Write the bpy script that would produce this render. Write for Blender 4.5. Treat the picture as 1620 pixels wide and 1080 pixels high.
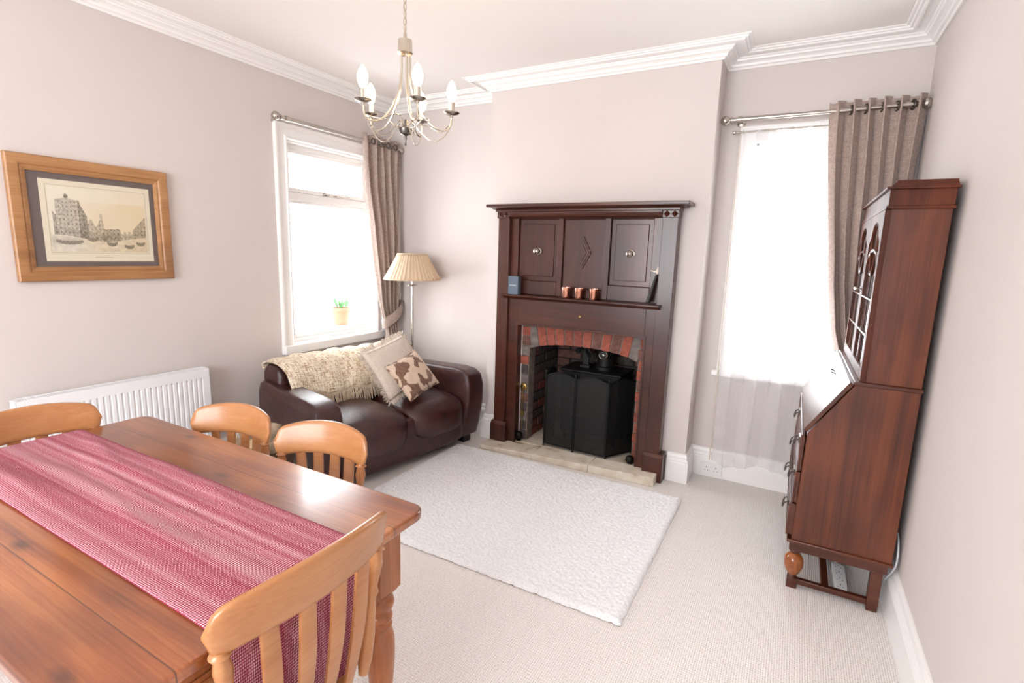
import bpy, bmesh, math, random
from mathutils import Vector, Matrix, noise as mnoise
random.seed(7)
SC = bpy.context.scene
for o in list(bpy.data.objects): bpy.data.objects.remove(o)
COL = SC.collection
PI = math.pi

# ------------------------------------------------------------------ camera, world, light, exposure
F_PX = 811.57
YAW, PITCH, ROLL = 0.50047, -0.17160, 0.03144
cd = bpy.data.cameras.new('camera'); cam = bpy.data.objects.new('camera', cd); COL.objects.link(cam)
cd.sensor_fit = 'HORIZONTAL'; cd.sensor_width = 36.0; cd.lens = 36.0 * F_PX / 1620.0
cd.clip_start = 0.02; cd.clip_end = 200
fw = Vector((-math.sin(YAW)*math.cos(PITCH), math.cos(YAW)*math.cos(PITCH), math.sin(PITCH)))
rt = Vector((math.cos(YAW), math.sin(YAW), 0)); up = rt.cross(fw)
r2 = rt*math.cos(ROLL) + up*math.sin(ROLL); u2 = -rt*math.sin(ROLL) + up*math.cos(ROLL)
m = Matrix((r2, u2, -fw)).transposed().to_4x4(); m.translation = Vector((3.2957, -0.2123, 1.5))
cam.matrix_world = m
SC.camera = cam

W = bpy.data.worlds.new('daylight'); SC.world = W; W.use_nodes = True
WORLD_STRENGTH = 8.0
bg = W.node_tree.nodes['Background']
bg.inputs['Color'].default_value = (0.93, 0.965, 1.0, 1); bg.inputs['Strength'].default_value = WORLD_STRENGTH
SC.view_settings.view_transform = 'Standard'; SC.view_settings.look = 'None'
SC.view_settings.gamma = 1.0; SC.view_settings.exposure = 0.86; SC.view_settings.use_curve_mapping = False

def area(name, loc, rot, sx, sy, power, color=(1, 1, 1), portal=False):
    l = bpy.data.lights.new(name, 'AREA'); l.shape = 'RECTANGLE'; l.size = sx; l.size_y = sy
    l.energy = power; l.color = color
    if portal: l.cycles.is_portal = True
    o = bpy.data.objects.new(name, l); o.location = loc; o.rotation_euler = rot; COL.objects.link(o)
    return o
# portals: they only guide the sky's own light through the openings
area('portal_left', (-0.22, 2.79, 1.5), (0, -PI/2, 0), 1.5, 0.9, 1, portal=True)
area('portal_back', (3.30, 3.72, 1.48), (-PI/2, 0, 0), 0.66, 1.46, 1, portal=True)
area('portal_rear', (1.95, -2.38, 1.575), (PI/2, 0, 0), 2.3, 1.65, 1, portal=True)

# ------------------------------------------------------------------ room dimensions
XR, YB, YC, XC1, XC2 = 3.8125, 3.4585, 3.2347, 1.182, 2.767
ZC, ZB = 2.73, 2.659
YREAR = -2.3

# ------------------------------------------------------------------ material helpers
MATS = {}
def srgb(r, g, b):
    f = lambda c: (c/255/12.92) if c/255 <= 0.04045 else ((c/255+0.055)/1.055)**2.4
    return (f(r), f(g), f(b), 1)
class NT:
    def __init__(s, name):
        s.m = bpy.data.materials.new(name); s.m.use_nodes = True; s.t = s.m.node_tree
        s.b = s.t.nodes['Principled BSDF']; s.out = s.t.nodes['Material Output']
    def n(s, typ, **kw):
        nd = s.t.nodes.new('ShaderNode'+typ)
        for k, v in kw.items():
            if k in nd.inputs.keys(): nd.inputs[k].default_value = v
            else: setattr(nd, k, v)
        return nd
    def l(s, a, b): s.t.links.new(a, b)
    def coord(s, scale=(1, 1, 1), loc=(0, 0, 0), rot=(0, 0, 0)):
        c = s.n('TexCoord'); mp = s.n('Mapping'); s.l(c.outputs['Object'], mp.inputs['Vector'])
        mp.inputs['Scale'].default_value = scale; mp.inputs['Location'].default_value = loc
        mp.inputs['Rotation'].default_value = rot
        return mp.outputs['Vector']
    def ramp(s, fac, stops):
        r = s.n('ValToRGB'); s.l(fac, r.inputs['Fac']); e = r.color_ramp.elements
        while len(e) < len(stops): e.new(0.5)
        for i, (p, c) in enumerate(stops): e[i].position = p; e[i].color = c
        return r.outputs['Color']
    def mix(s, fac, a, b, blend='MIX'):
        x = s.n('Mix'); x.data_type = 'RGBA'; x.blend_type = blend
        for i, v in ((0, fac), (6, a), (7, b)):
            if hasattr(v, 'links'): s.l(v, x.inputs[i])
            else: x.inputs[i].default_value = v
        return x.outputs[2]
    def bump(s, h, strength=0.3, dist=0.01):
        b = s.n('Bump'); b.inputs['Strength'].default_value = strength; b.inputs['Distance'].default_value = dist
        s.l(h, b.inputs['Height']); s.l(b.outputs['Normal'], s.b.inputs['Normal'])
    def math(s, op, a, b=None):
        x = s.n('Math', operation=op)
        for i, v in ((0, a), (1, b)):
            if v is None: continue
            if hasattr(v, 'links'): s.l(v, x.inputs[i])
            else: x.inputs[i].default_value = v
        return x.outputs[0]
def setb(b, **kw):
    for k, v in kw.items(): b.inputs[k.replace('_', ' ')].default_value = v

def plain(name, col, rough=0.5, metal=0.0, noise=0.0, nscale=20, bump=0.0, spec=0.5, **kw):
    t = NT(name); setb(t.b, Base_Color=col, Roughness=rough, Metallic=metal)
    t.b.inputs['Specular IOR Level'].default_value = spec
    if noise or bump:
        nz = t.n('TexNoise', Scale=nscale, Detail=4.0); t.l(t.coord(), nz.inputs['Vector'])
        if noise:
            d = tuple(c*(1-noise) for c in col[:3])+(1,); e = tuple(min(1, c*(1+noise)) for c in col[:3])+(1,)
            t.l(t.ramp(nz.outputs['Fac'], [(0.3, d), (0.7, e)]), t.b.inputs['Base Color'])
        if bump: t.bump(nz.outputs['Fac'], bump, 0.004)
    for k, v in kw.items(): t.b.inputs[k.replace('_', ' ')].default_value = v
    MATS[name] = t.m; return t.m

def wood(name, dark, mid, light, axis='x', grain=28.0, rough=0.35, coat=0.0, streak=14.0, bump=0.08, knots=False, planks=None):
    t = NT(name)
    s1 = {'x': (0.9, grain*0.5, grain*0.5), 'y': (grain*0.5, 0.9, grain*0.5), 'z': (grain*0.5, grain*0.5, 0.9)}[axis]
    v = t.coord(s1)
    wv = t.n('TexNoise', Scale=1.0, Detail=8.0, Roughness=0.6, Distortion=0.9); t.l(v, wv.inputs['Vector'])
    s2 = {'x': (3, 150, 150), 'y': (150, 3, 150), 'z': (150, 150, 3)}[axis]
    fine = t.n('TexNoise', Scale=1.0, Detail=3.0); t.l(t.coord(s2), fine.inputs['Vector'])
    big = t.n('TexNoise', Scale=3.0, Detail=2.0); t.l(t.coord(), big.inputs['Vector'])
    f = t.math('ADD', t.math('MULTIPLY', wv.outputs['Fac'], 0.62), t.math('MULTIPLY', fine.outputs['Fac'], 0.22))
    f = t.math('ADD', f, t.math('MULTIPLY', big.outputs['Fac'], 0.30))
    col = t.ramp(f, [(0.38, dark), (0.55, mid), (0.72, light)])
    if knots:
        kv = t.n('TexVoronoi', Scale=1.0, voronoi_dimensions='2D'); t.l(t.coord((2.0, 5.0, 1.0)), kv.inputs['Vector'])
        kf = t.ramp(kv.outputs['Distance'], [(0.02, (1, 1, 1, 1)), (0.10, (0, 0, 0, 1))])
        col = t.mix(t.math('MULTIPLY', kf, 0.75), col, tuple(c*0.35 for c in dark[:3])+(1,))
    if planks:
        pos, wid, ax = planks
        sp = t.n('SeparateXYZ'); c = t.n('TexCoord'); t.l(c.outputs['Object'], sp.inputs[0])
        q = t.math('FRACT', t.math('DIVIDE', t.math('ADD', sp.outputs[ax], pos), wid))
        dd = t.math('ABSOLUTE', t.math('SUBTRACT', q, 0.5))
        line = t.math('GREATER_THAN', dd, 0.5-0.0014/wid)
        col = t.mix(t.math('MULTIPLY', line, 0.7), col, tuple(c*0.25 for c in dark[:3])+(1,))
        fl = t.n('TexWhiteNoise', noise_dimensions='1D'); t.l(t.math('FLOOR', t.math('DIVIDE', t.math('ADD', sp.outputs[ax], pos), wid)), fl.inputs['W'])
        col = t.mix(t.math('MULTIPLY', fl.outputs['Value'], 0.35), col, dark)
    t.l(col, t.b.inputs['Base Color'])
    if knots:
        bd_ = t.n('TexNoise', Scale=1.0, Detail=2.0); t.l(t.coord((1.6, 6.5, 1)), bd_.inputs['Vector'])
        col2 = t.mix(t.math('MULTIPLY', t.ramp(bd_.outputs['Fac'], [(0.50, (0, 0, 0, 1)), (0.68, (1, 1, 1, 1))]), 0.55), col, dark)
        t.l(col2, t.b.inputs['Base Color'])
    setb(t.b, Roughness=rough); t.b.inputs['Coat Weight'].default_value = coat; t.b.inputs['Coat Roughness'].default_value = 0.14 if knots else 0.12
    if knots: t.b.inputs['Coat IOR'].default_value = 1.7
    t.bump(f, bump, 0.002)
    MATS[name] = t.m; return t.m

def fabric(name, c1, c2, scale=900, rough=0.9, mott=0.0, c3=None, sheen=0.2, bump=0.35):
    t = NT(name)
    a = t.n('TexWave', wave_type='BANDS', bands_direction='Z', Scale=scale/6.28, Distortion=1.5, Detail=2.0); t.l(t.coord(), a.inputs['Vector'])
    n1 = t.n('TexNoise', Scale=1.0, Detail=3.0); t.l(t.coord((scale*0.5, scale*0.5, scale*0.06)), n1.inputs['Vector'])
    n2 = t.n('TexNoise', Scale=1.0, Detail=3.0); t.l(t.coord((scale*0.05, scale*0.05, scale*0.5)), n2.inputs['Vector'])
    f = t.math('ADD', t.math('MULTIPLY', n1.outputs['Fac'], 0.5), t.math('MULTIPLY', n2.outputs['Fac'], 0.5))
    col = t.ramp(f, [(0.36, c1), (0.64, c2)])
    t.l(col, t.b.inputs['Base Color']); setb(t.b, Roughness=rough)
    t.b.inputs['Sheen Weight'].default_value = sheen; t.b.inputs['Specular IOR Level'].default_value = 0.2
    t.bump(f, bump, 0.002)
    MATS[name] = t.m; return t.m

# ------------------------------------------------------------------ materials
M_wall = plain('wall_paint', srgb(213, 204, 200), 0.85, noise=0.012, nscale=3, bump=0.03, spec=0.2)
M_ceil = plain('ceiling_paint', srgb(238, 233, 230), 0.9, spec=0.2)
M_white = plain('white_gloss_paint', srgb(243, 241, 239), 0.35)
M_rad = plain('radiator_enamel', srgb(240, 240, 242), 0.3)
M_mahog = wood('mahogany', srgb(42, 17, 11), srgb(62, 27, 18), srgb(82, 39, 25), 'z', 20, 0.30, 0.15, bump=0.02)
M_mahogx = wood('mahogany_rail', srgb(42, 17, 11), srgb(62, 27, 18), srgb(82, 39, 25), 'x', 20, 0.28, 0.2, bump=0.02)
M_oak = wood('stained_oak', srgb(48, 21, 12), srgb(82, 38, 22), srgb(112, 56, 30), 'z', 24, 0.30, 0.12, bump=0.03)
M_oaky = wood('stained_oak_rail', srgb(50, 21, 12), srgb(78, 36, 21), srgb(104, 52, 30), 'x', 24, 0.28, 0.2, bump=0.03)
M_oakf = wood('stained_oak_front', srgb(50, 21, 12), srgb(78, 36, 21), srgb(104, 52, 30), 'z', 24, 0.55, 0.0, bump=0.03)
M_oakf.node_tree.nodes['Principled BSDF'].inputs['Specular IOR Level'].default_value = 0.25
M_bulb = wood('turned_oak_bulb', srgb(104, 50, 18), srgb(150, 82, 34), srgb(176, 104, 50), 'z', 24, 0.18, 0.5)
M_pine = wood('waxed_pine_top', srgb(92, 40, 14), srgb(156, 84, 38), srgb(198, 126, 68), 'x', 16, 0.3, 0.75, knots=True, planks=(0.0, 0.14, 1), bump=0.03)
M_pinez = wood('waxed_pine_leg', srgb(122, 64, 30), srgb(166, 100, 56), srgb(192, 128, 80), 'z', 14, 0.3, 0.2)
M_beech = wood('beech_chair', srgb(150, 92, 50), srgb(174, 116, 70), srgb(190, 136, 90), 'x', 12, 0.32, 0.2, bump=0.02)
M_frame = wood('light_oak_frame', srgb(128, 86, 50), srgb(164, 116, 72), srgb(184, 138, 92), 'y', 26, 0.4, 0.1)
M_nickel = plain('brushed_nickel', srgb(186, 180, 172), 0.22, 1.0)
M_darknickel = plain('antique_pewter', srgb(104, 98, 92), 0.3, 1.0)
M_knob = plain('worn_metal_knob', srgb(150, 142, 134), 0.25, 1.0)
M_brass = plain('aged_brass', srgb(150, 122, 70), 0.35, 1.0)
M_copper = plain('copper', srgb(232, 172, 148), 0.2, 1.0)
M_iron = plain('black_iron', srgb(22, 22, 23), 0.45, 0.6)
M_stove = plain('stove_black', srgb(20, 20, 21), 0.55, 0.2)
M_leather = None
M_mortar = plain('mortar', srgb(112, 100, 92), 0.95, noise=0.25, nscale=30, bump=0.4)
BR = [plain('brick_red', srgb(124, 66, 54), 0.9, noise=0.3, nscale=28, bump=0.5),
      plain('brick_orange', srgb(142, 76, 60), 0.9, noise=0.3, nscale=28, bump=0.5),
      plain('brick_brown', srgb(104, 70, 62), 0.9, noise=0.35, nscale=24, bump=0.5),
      plain('brick_sooty', srgb(72, 64, 62), 0.9, noise=0.35, nscale=24, bump=0.5),
      plain('brick_grey', srgb(114, 104, 100), 0.9, noise=0.3, nscale=24, bump=0.5)]
M_soot = plain('sooted_brick', srgb(44, 36, 34), 0.95, noise=0.4, nscale=12, bump=0.5)
M_stone = None
M_curtain = fabric('taupe_linen', srgb(150, 131, 122), srgb(192, 173, 163), 700)
M_cream = fabric('cream_linen', srgb(205, 190, 176), srgb(226, 214, 202), 800)
M_fringe = plain('cream_wool_fringe', srgb(206, 188, 166), 0.95, noise=0.2, nscale=60)
M_shade = None
M_black = plain('black_plastic', srgb(18, 18, 18), 0.4)
M_bluebox = plain('slate_blue_card', srgb(84, 98, 112), 0.45)
M_label = plain('pale_label_print', srgb(205, 212, 216), 0.6)
M_plastic = plain('white_plastic', srgb(236, 236, 236), 0.35)
M_basket = plain('dark_wicker', srgb(74, 52, 36), 0.7, noise=0.35, nscale=60, bump=0.5)
M_log = plain('birch_bark', srgb(178, 160, 138), 0.9, noise=0.25, nscale=30, bump=0.4)
M_logend = plain('cut_log_end', srgb(218, 190, 150), 0.85, noise=0.15, nscale=40)
M_mount = plain('taupe_mount_board', srgb(116, 104, 100), 0.9)
M_paper = plain('cream_paper', srgb(232, 224, 202), 0.9)
M_rubber = plain('dark_foot', srgb(20, 14, 12), 0.6)
M_terra = plain('terracotta', srgb(170, 92, 70), 0.8, noise=0.1)
M_leaf = plain('green_leaf', srgb(70, 120, 70), 0.7, noise=0.3)
M_render = plain('pale_render', srgb(225, 222, 218), 0.9)
M_shutter = plain('grey_blue_shutter', srgb(132, 150, 166), 0.6)

def mk_leather():
    t = NT('brown_leather')
    v = t.n('TexVoronoi', Scale=260.0, feature='DISTANCE_TO_EDGE'); t.l(t.coord(), v.inputs['Vector'])
    n = t.n('TexNoise', Scale=9.0, Detail=5.0, Distortion=1.2); t.l(t.coord(), n.inputs['Vector'])
    t.l(t.ramp(n.outputs['Fac'], [(0.3, srgb(46, 22, 20)), (0.7, srgb(72, 36, 31))]), t.b.inputs['Base Color'])
    cr = t.n('TexNoise', Scale=16.0, Detail=2.0, Distortion=2.2); t.l(t.coord((0.5, 1.2, 1)), cr.inputs['Vector'])
    ridge = t.math('ABSOLUTE', t.math('SUBTRACT', cr.outputs['Fac'], 0.5))
    h = t.math('ADD', t.math('MULTIPLY', v.outputs['Distance'], 0.5), t.math('MULTIPLY', ridge, 1.6))
    setb(t.b, Roughness=0.28); t.b.inputs['Specular IOR Level'].default_value = 0.6
    t.bump(h, 0.34, 0.005); return t.m
M_leather = mk_leather()
def mk_shade():
    t = NT('pleated_fabric_shade'); setb(t.b, Base_Color=srgb(226, 204, 176), Roughness=0.85)
    t.b.inputs['Sheen Weight'].default_value = 0.2
    tr = t.n('BsdfTranslucent'); tr.inputs['Color'].default_value = srgb(230, 200, 160)
    mx = t.n('MixShader'); mx.inputs[0].default_value = 0.3
    t.l(t.b.outputs[0], mx.inputs[1]); t.l(tr.outputs[0], mx.inputs[2]); t.l(mx.outputs[0], t.out.inputs[0]); return t.m
M_shade = mk_shade()
def mk_sheer():
    t = NT('white_voile'); setb(t.b, Base_Color=srgb(246, 246, 248), Roughness=0.9)
    tr = t.n('BsdfTranslucent'); tr.inputs['Color'].default_value = (0.95, 0.95, 0.97, 1)
    tp = t.n('BsdfTransparent')
    w = t.n('TexNoise', Scale=1.0, Detail=2.0); t.l(t.coord((60, 60, 1.5)), w.inputs['Vector'])
    mx = t.n('MixShader'); mx.inputs[0].default_value = 0.45
    t.l(t.b.outputs[0], mx.inputs[1]); t.l(tr.outputs[0], mx.inputs[2])
    m2 = t.n('MixShader'); t.l(t.math('ADD', 0.62, t.math('MULTIPLY', w.outputs['Fac'], 0.04)), m2.inputs[0])
    t.l(mx.outputs[0], m2.inputs[1]); t.l(tp.outputs[0], m2.inputs[2]); t.l(m2.outputs[0], t.out.inputs[0]); return t.m
M_sheer = mk_sheer()
def mk_stone():
    t = NT('worn_limestone')
    n = t.n('TexNoise', Scale=7.0, Detail=8.0, Roughness=0.65); t.l(t.coord(), n.inputs['Vector'])
    n2 = t.n('TexNoise', Scale=40.0, Detail=3.0); t.l(t.coord(), n2.inputs['Vector'])
    c = t.ramp(n.outputs['Fac'], [(0.30, srgb(160, 140, 114)), (0.42, srgb(210, 198, 178)), (0.62, srgb(232, 224, 210)), (0.78, srgb(216, 198, 170))])
    t.l(c, t.b.inputs['Base Color']); setb(t.b, Roughness=0.6); t.bump(n2.outputs['Fac'], 0.2, 0.004); return t.m
M_stone = mk_stone()
def mk_carpet():
    t = NT('ribbed_beige_carpet')
    sp = t.n('SeparateXYZ'); c = t.n('TexCoord'); t.l(c.outputs['Object'], sp.inputs[0])
    wob = t.n('TexNoise', Scale=90.0, Detail=2.0); t.l(c.outputs['Object'], wob.inputs['Vector'])
    ph = t.math('ADD', t.math('MULTIPLY', sp.outputs[0], 2*PI/0.0085), t.math('MULTIPLY', wob.outputs['Fac'], 2.2))
    s = t.math('SINE', ph)
    ph2 = t.math('SINE', t.math('MULTIPLY', sp.outputs[1], 2*PI/0.011))
    h = t.math('ADD', t.math('MULTIPLY', s, 0.5), t.math('MULTIPLY', ph2, 0.22))
    n = t.n('TexNoise', Scale=160.0, Detail=3.0); t.l(c.outputs['Object'], n.inputs['Vector'])
    f = t.math('ADD', t.math('MULTIPLY', h, 0.3), n.outputs['Fac'])
    t.l(t.ramp(f, [(0.2, srgb(206, 195, 188)), (0.5, srgb(236, 230, 226)), (0.8, srgb(247, 244, 241))]), t.b.inputs['Base Color'])
    setb(t.b, Roughness=0.95); t.b.inputs['Specular IOR Level'].default_value = 0.1
    t.bump(t.math('ADD', h, n.outputs['Fac']), 0.5, 0.003); return t.m
M_carpet = mk_carpet()
def mk_rug():
    t = NT('cream_shag_pile')
    n = t.n('TexNoise', Scale=130.0, Detail=4.0, Roughness=0.7); t.l(t.coord(), n.inputs['Vector'])
    n2 = t.n('TexNoise', Scale=2.2, Detail=2.0); t.l(t.coord(), n2.inputs['Vector'])
    c = t.ramp(n.outputs['Fac'], [(0.3, srgb(220, 219, 219)), (0.5, srgb(246, 246, 247)), (0.75, srgb(250, 250, 250))])
    t.l(c, t.b.inputs['Base Color']); setb(t.b, Roughness=1.0); t.b.inputs['Specular IOR Level'].default_value = 0.05
    t.b.inputs['Sheen Weight'].default_value = 0.3
    t.bump(n.outputs['Fac'], 0.55, 0.006); return t.m
M_rug = mk_rug()
def mk_runner():
    t = NT('woven_maroon_runner')
    c = t.n('TexCoord'); sp = t.n('SeparateXYZ'); t.l(c.outputs['UV'], sp.inputs[0])
    u, v = sp.outputs[0], sp.outputs[1]            # metres along, metres across
    vv = t.n('TexNoise', noise_dimensions='1D', Scale=30.0, Detail=2.0); t.l(v, vv.inputs['W'])
    sel = vv.outputs['Fac']
    a = t.math('SINE', t.math('MULTIPLY', t.math('ADD', t.math('MULTIPLY', u, 0.62), v), 2*PI/0.0088))
    b = t.math('SINE', t.math('MULTIPLY', t.math('SUBTRACT', v, t.math('MULTIPLY', u, 0.62)), 2*PI/0.0088))
    lat = t.math('MULTIPLY', a, b)
    fn = t.n('TexNoise', Scale=300.0, Detail=3.0); t.l(c.outputs['UV'], fn.inputs['Vector'])
    f = t.math('ADD', t.math('MULTIPLY', lat, 0.30), t.math('ADD', t.math('MULTIPLY', sel, 0.55), t.math('MULTIPLY', fn.outputs['Fac'], 0.85)))
    # the open lattice band down the middle of the cloth
    bd = t.math('ABSOLUTE', t.math('SUBTRACT', v, 0.175))
    band = t.math('LESS_THAN', bd, 0.028)
    f = t.math('ADD', f, t.math('MULTIPLY', t.math('MULTIPLY', lat, 0.35), band))
    col = t.ramp(f, [(0.50, srgb(134, 40, 62)), (0.70, srgb(160, 70, 90)), (0.88, srgb(204, 152, 162)), (1.0, srgb(226, 196, 200))])
    t.l(col, t.b.inputs['Base Color']); setb(t.b, Roughness=0.9); t.b.inputs['Specular IOR Level'].default_value = 0.15
    t.bump(f, 0.25, 0.002); return t.m
M_runner = mk_runner()
def mk_throw():
    t = NT('oatmeal_tweed_throw')
    n1 = t.n('TexNoise', Scale=1.0, Detail=2.0); t.l(t.coord((20, 150, 20)), n1.inputs['Vector'])
    n2 = t.n('TexNoise', Scale=1.0, Detail=2.0); t.l(t.coord((170, 16, 170)), n2.inputs['Vector'])
    k = t.n('TexVoronoi', Scale=110.0); t.l(t.coord(), k.inputs['Vector'])
    f = t.math('ADD', t.math('MULTIPLY', n1.outputs['Fac'], 0.5), t.math('MULTIPLY', n2.outputs['Fac'], 0.5))
    c = t.ramp(f, [(0.34, srgb(138, 106, 78)), (0.44, srgb(200, 176, 146)), (0.54, srgb(234, 222, 202)), (0.7, srgb(242, 236, 224))])
    t.l(c, t.b.inputs['Base Color']); setb(t.b, Roughness=1.0); t.b.inputs['Specular IOR Level'].default_value = 0.1
    t.bump(t.math('ADD', f, k.outputs['Distance']), 0.6, 0.006); return t.m
M_throw = mk_throw()
def mk_leafy():
    t = NT('brown_leaf_print')
    n = t.n('TexNoise', Scale=13.0, Detail=1.0, Distortion=0.7); t.l(t.coord((1, 1, 1), (3.3, 1.2, 0)), n.inputs['Vector'])
    n2 = t.n('TexNoise', Scale=60.0, Detail=2.0); t.l(t.coord(), n2.inputs['Vector'])
    br = t.ramp(n2.outputs['Fac'], [(0.35, srgb(112, 80, 62)), (0.65, srgb(138, 104, 84))])
    f = t.ramp(n.outputs['Fac'], [(0.485, (0, 0, 0, 1)), (0.505, (1, 1, 1, 1))])
    t.l(t.mix(f, srgb(218, 194, 172), br), t.b.inputs['Base Color'])
    setb(t.b, Roughness=0.75); t.b.inputs['Sheen Weight'].default_value = 0.2; return t.m
M_leafy = mk_leafy()
def mk_glass():
    t = NT('window_glass'); g = t.n('BsdfGlossy'); g.inputs['Roughness'].default_value = 0.02
    tp = t.n('BsdfTransparent'); lw = t.n('LayerWeight'); lw.inputs['Blend'].default_value = 0.25
    mx = t.n('MixShader'); t.l(t.math('MULTIPLY', lw.outputs['Fresnel'], 0.35), mx.inputs[0])
    t.l(tp.outputs[0], mx.inputs[1]); t.l(g.outputs[0], mx.inputs[2]); t.l(mx.outputs[0], t.out.inputs[0]); return t.m
M_glass = mk_glass()
def mk_mesh():
    t = NT('woven_wire_mesh'); setb(t.b, Base_Color=srgb(20, 20, 20), Roughness=0.6, Metallic=0.3)
    tp = t.n('BsdfTransparent'); mx = t.n('MixShader')
    c = t.n('TexCoord'); sp = t.n('SeparateXYZ'); t.l(c.outputs['UV'], sp.inputs[0])
    gx = t.math('GREATER_THAN', t.math('FRACT', t.math('DIVIDE', sp.outputs[0], 0.003)), 0.66)
    gy = t.math('GREATER_THAN', t.math('FRACT', t.math('DIVIDE', sp.outputs[1], 0.003)), 0.66)
    t.l(t.math('MULTIPLY', gx, gy), mx.inputs[0]); t.l(t.b.outputs[0], mx.inputs[1]); t.l(tp.outputs[0], mx.inputs[2])
    t.l(mx.outputs[0], t.out.inputs[0]); return t.m
M_mesh = mk_mesh()
def emis(name, col, st):
    t = NT(name); e = t.n('Emission'); e.inputs['Color'].default_value = col; e.inputs['Strength'].default_value = st
    t.l(e.outputs[0], t.out.inputs[0]); return t.m
M_lamp = emis('lit_candle_bulb', srgb(255, 214, 160), 24.0)

# ------------------------------------------------------------------ geometry helpers
def NB(): return bmesh.new()
def box(bm, x0, x1, y0, y1, z0, z1, mi=0):
    vs = [bm.verts.new((x, y, z)) for x in (x0, x1) for y in (y0, y1) for z in (z0, z1)]
    fs = [(0, 1, 3, 2), (4, 6, 7, 5), (0, 4, 5, 1), (2, 3, 7, 6), (0, 2, 6, 4), (1, 5, 7, 3)]
    for f in fs: bm.faces.new([vs[i] for i in f]).material_index = mi
    return vs
def prism(bm, pts, axis, a, b, mi=0):
    """extrude a 2-D outline along axis ('x': pts=(y,z), 'y': pts=(x,z), 'z': pts=(x,y))"""
    def P(p, t):
        return {'x': (t, p[0], p[1]), 'y': (p[0], t, p[1]), 'z': (p[0], p[1], t)}[axis]
    A = [bm.verts.new(P(p, a)) for p in pts]; B = [bm.verts.new(P(p, b)) for p in pts]
    n = len(pts)
    bm.faces.new(A).material_index = mi; bm.faces.new(B[::-1]).material_index = mi
    for i in range(n): bm.faces.new((A[i], B[i], B[(i+1) % n], A[(i+1) % n])).material_index = mi
def ring_loft(bm, rings, cap=True, closed=True, mi=0, loop=False):
    R = [[bm.verts.new(p) for p in r] for r in rings]
    n = len(R[0]); K = len(R)
    for i in range(K if loop else K-1):
        a, b = R[i], R[(i+1) % K]
        for j in range(n if closed else n-1):
            try: bm.faces.new((a[j], a[(j+1) % n], b[(j+1) % n], b[j])).material_index = mi
            except ValueError: pass
    if cap and not loop:
        for r in (R[0], R[-1][::-1]):
            try: bm.faces.new(r[::-1]).material_index = mi
            except ValueError: pass
def tube(bm, pts, rad, seg=10, cap=True, mi=0, loop=False):
    pts = [Vector(p) for p in pts]; n = len(pts); rings = []
    rr = rad if isinstance(rad, (list, tuple)) else [rad]*n
    prev = None
    for i, p in enumerate(pts):
        if loop: d = pts[(i+1) % n]-pts[i-1]
        else: d = pts[min(i+1, n-1)]-pts[max(i-1, 0)]
        d.normalize()
        if prev is None:
            a = Vector((0, 0, 1)) if abs(d.z) < 0.9 else Vector((1, 0, 0))
            prev = (a-d*a.dot(d)).normalized()
        else: prev = (prev-d*prev.dot(d)).normalized()
        q = d.cross(prev)
        rings.append([p+(prev*math.cos(2*PI*k/seg)+q*math.sin(2*PI*k/seg))*rr[i] for k in range(seg)])
    ring_loft(bm, rings, cap, mi=mi, loop=loop)
def lathe(bm, prof, seg=24, at=(0, 0, 0), axis=None, mi=0):
    """prof: (radius, height) list; axis: None (z) or direction vector"""
    at = Vector(at)
    if axis is None: M = Matrix.Identity(3)
    else: M = Vector((0, 0, 1)).rotation_difference(Vector(axis).normalized()).to_matrix()
    rings = []
    for r, h in prof:
        rings.append([at+M @ Vector((max(r, 1e-5)*math.cos(2*PI*k/seg), max(r, 1e-5)*math.sin(2*PI*k/seg), h)) for k in range(seg)])
    ring_loft(bm, rings, True, mi=mi)
def smooth_path(pts, k=8):
    pts = [Vector(p) for p in pts]; out = []
    P = [pts[0]*2-pts[1]]+pts+[pts[-1]*2-pts[-2]]
    for i in range(1, len(P)-2):
        a, b, c, d = P[i-1:i+3]
        for j in range(k):
            t = j/k
            out.append(0.5*((2*b)+(c-a)*t+(2*a-5*b+4*c-d)*t*t+(3*b-a-3*c+d)*t**3))
    out.append(pts[-1]); return out
def sbox(bm, c, h, n=6, seg=10, crown=0.0, M=None, mi=0, fn=None):
    """soft box (superellipsoid) of centre c and half sizes h"""
    vmap = {}
    def V(i, j, k):
        key = (i, j, k)
        if key not in vmap:
            p = [2*i/seg-1, 2*j/seg-1, 2*k/seg-1]
            s = sum(abs(q)**n for q in p)**(1/n)
            q = [a/s for a in p]
            z = q[2]*h[2]
            z += crown*max(0, (1-p[0]**2))*max(0, (1-p[1]**2))*(1 if p[2] > 0 else 0)
            w = Vector((q[0]*h[0], q[1]*h[1], z))
            if fn: w = fn(w)
            if M: w = M @ w
            vmap[key] = bm.verts.new(w+Vector(c))
        return vmap[key]
    for a in range(seg):
        for b in range(seg):
            for (f, g) in ((lambda s, t: V(0, s, t), 0), (lambda s, t: V(seg, s, t), 1), (lambda s, t: V(s, 0, t), 1),
                           (lambda s, t: V(s, seg, t), 0), (lambda s, t: V(s, t, 0), 0), (lambda s, t: V(s, t, seg), 1)):
                q = [f(a, b), f(a+1, b), f(a+1, b+1), f(a, b+1)]
                bm.faces.new(q if g else q[::-1]).material_index = mi
def root_loc(o):
    while o.parent: o = o.parent
    return o.location.copy()
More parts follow.
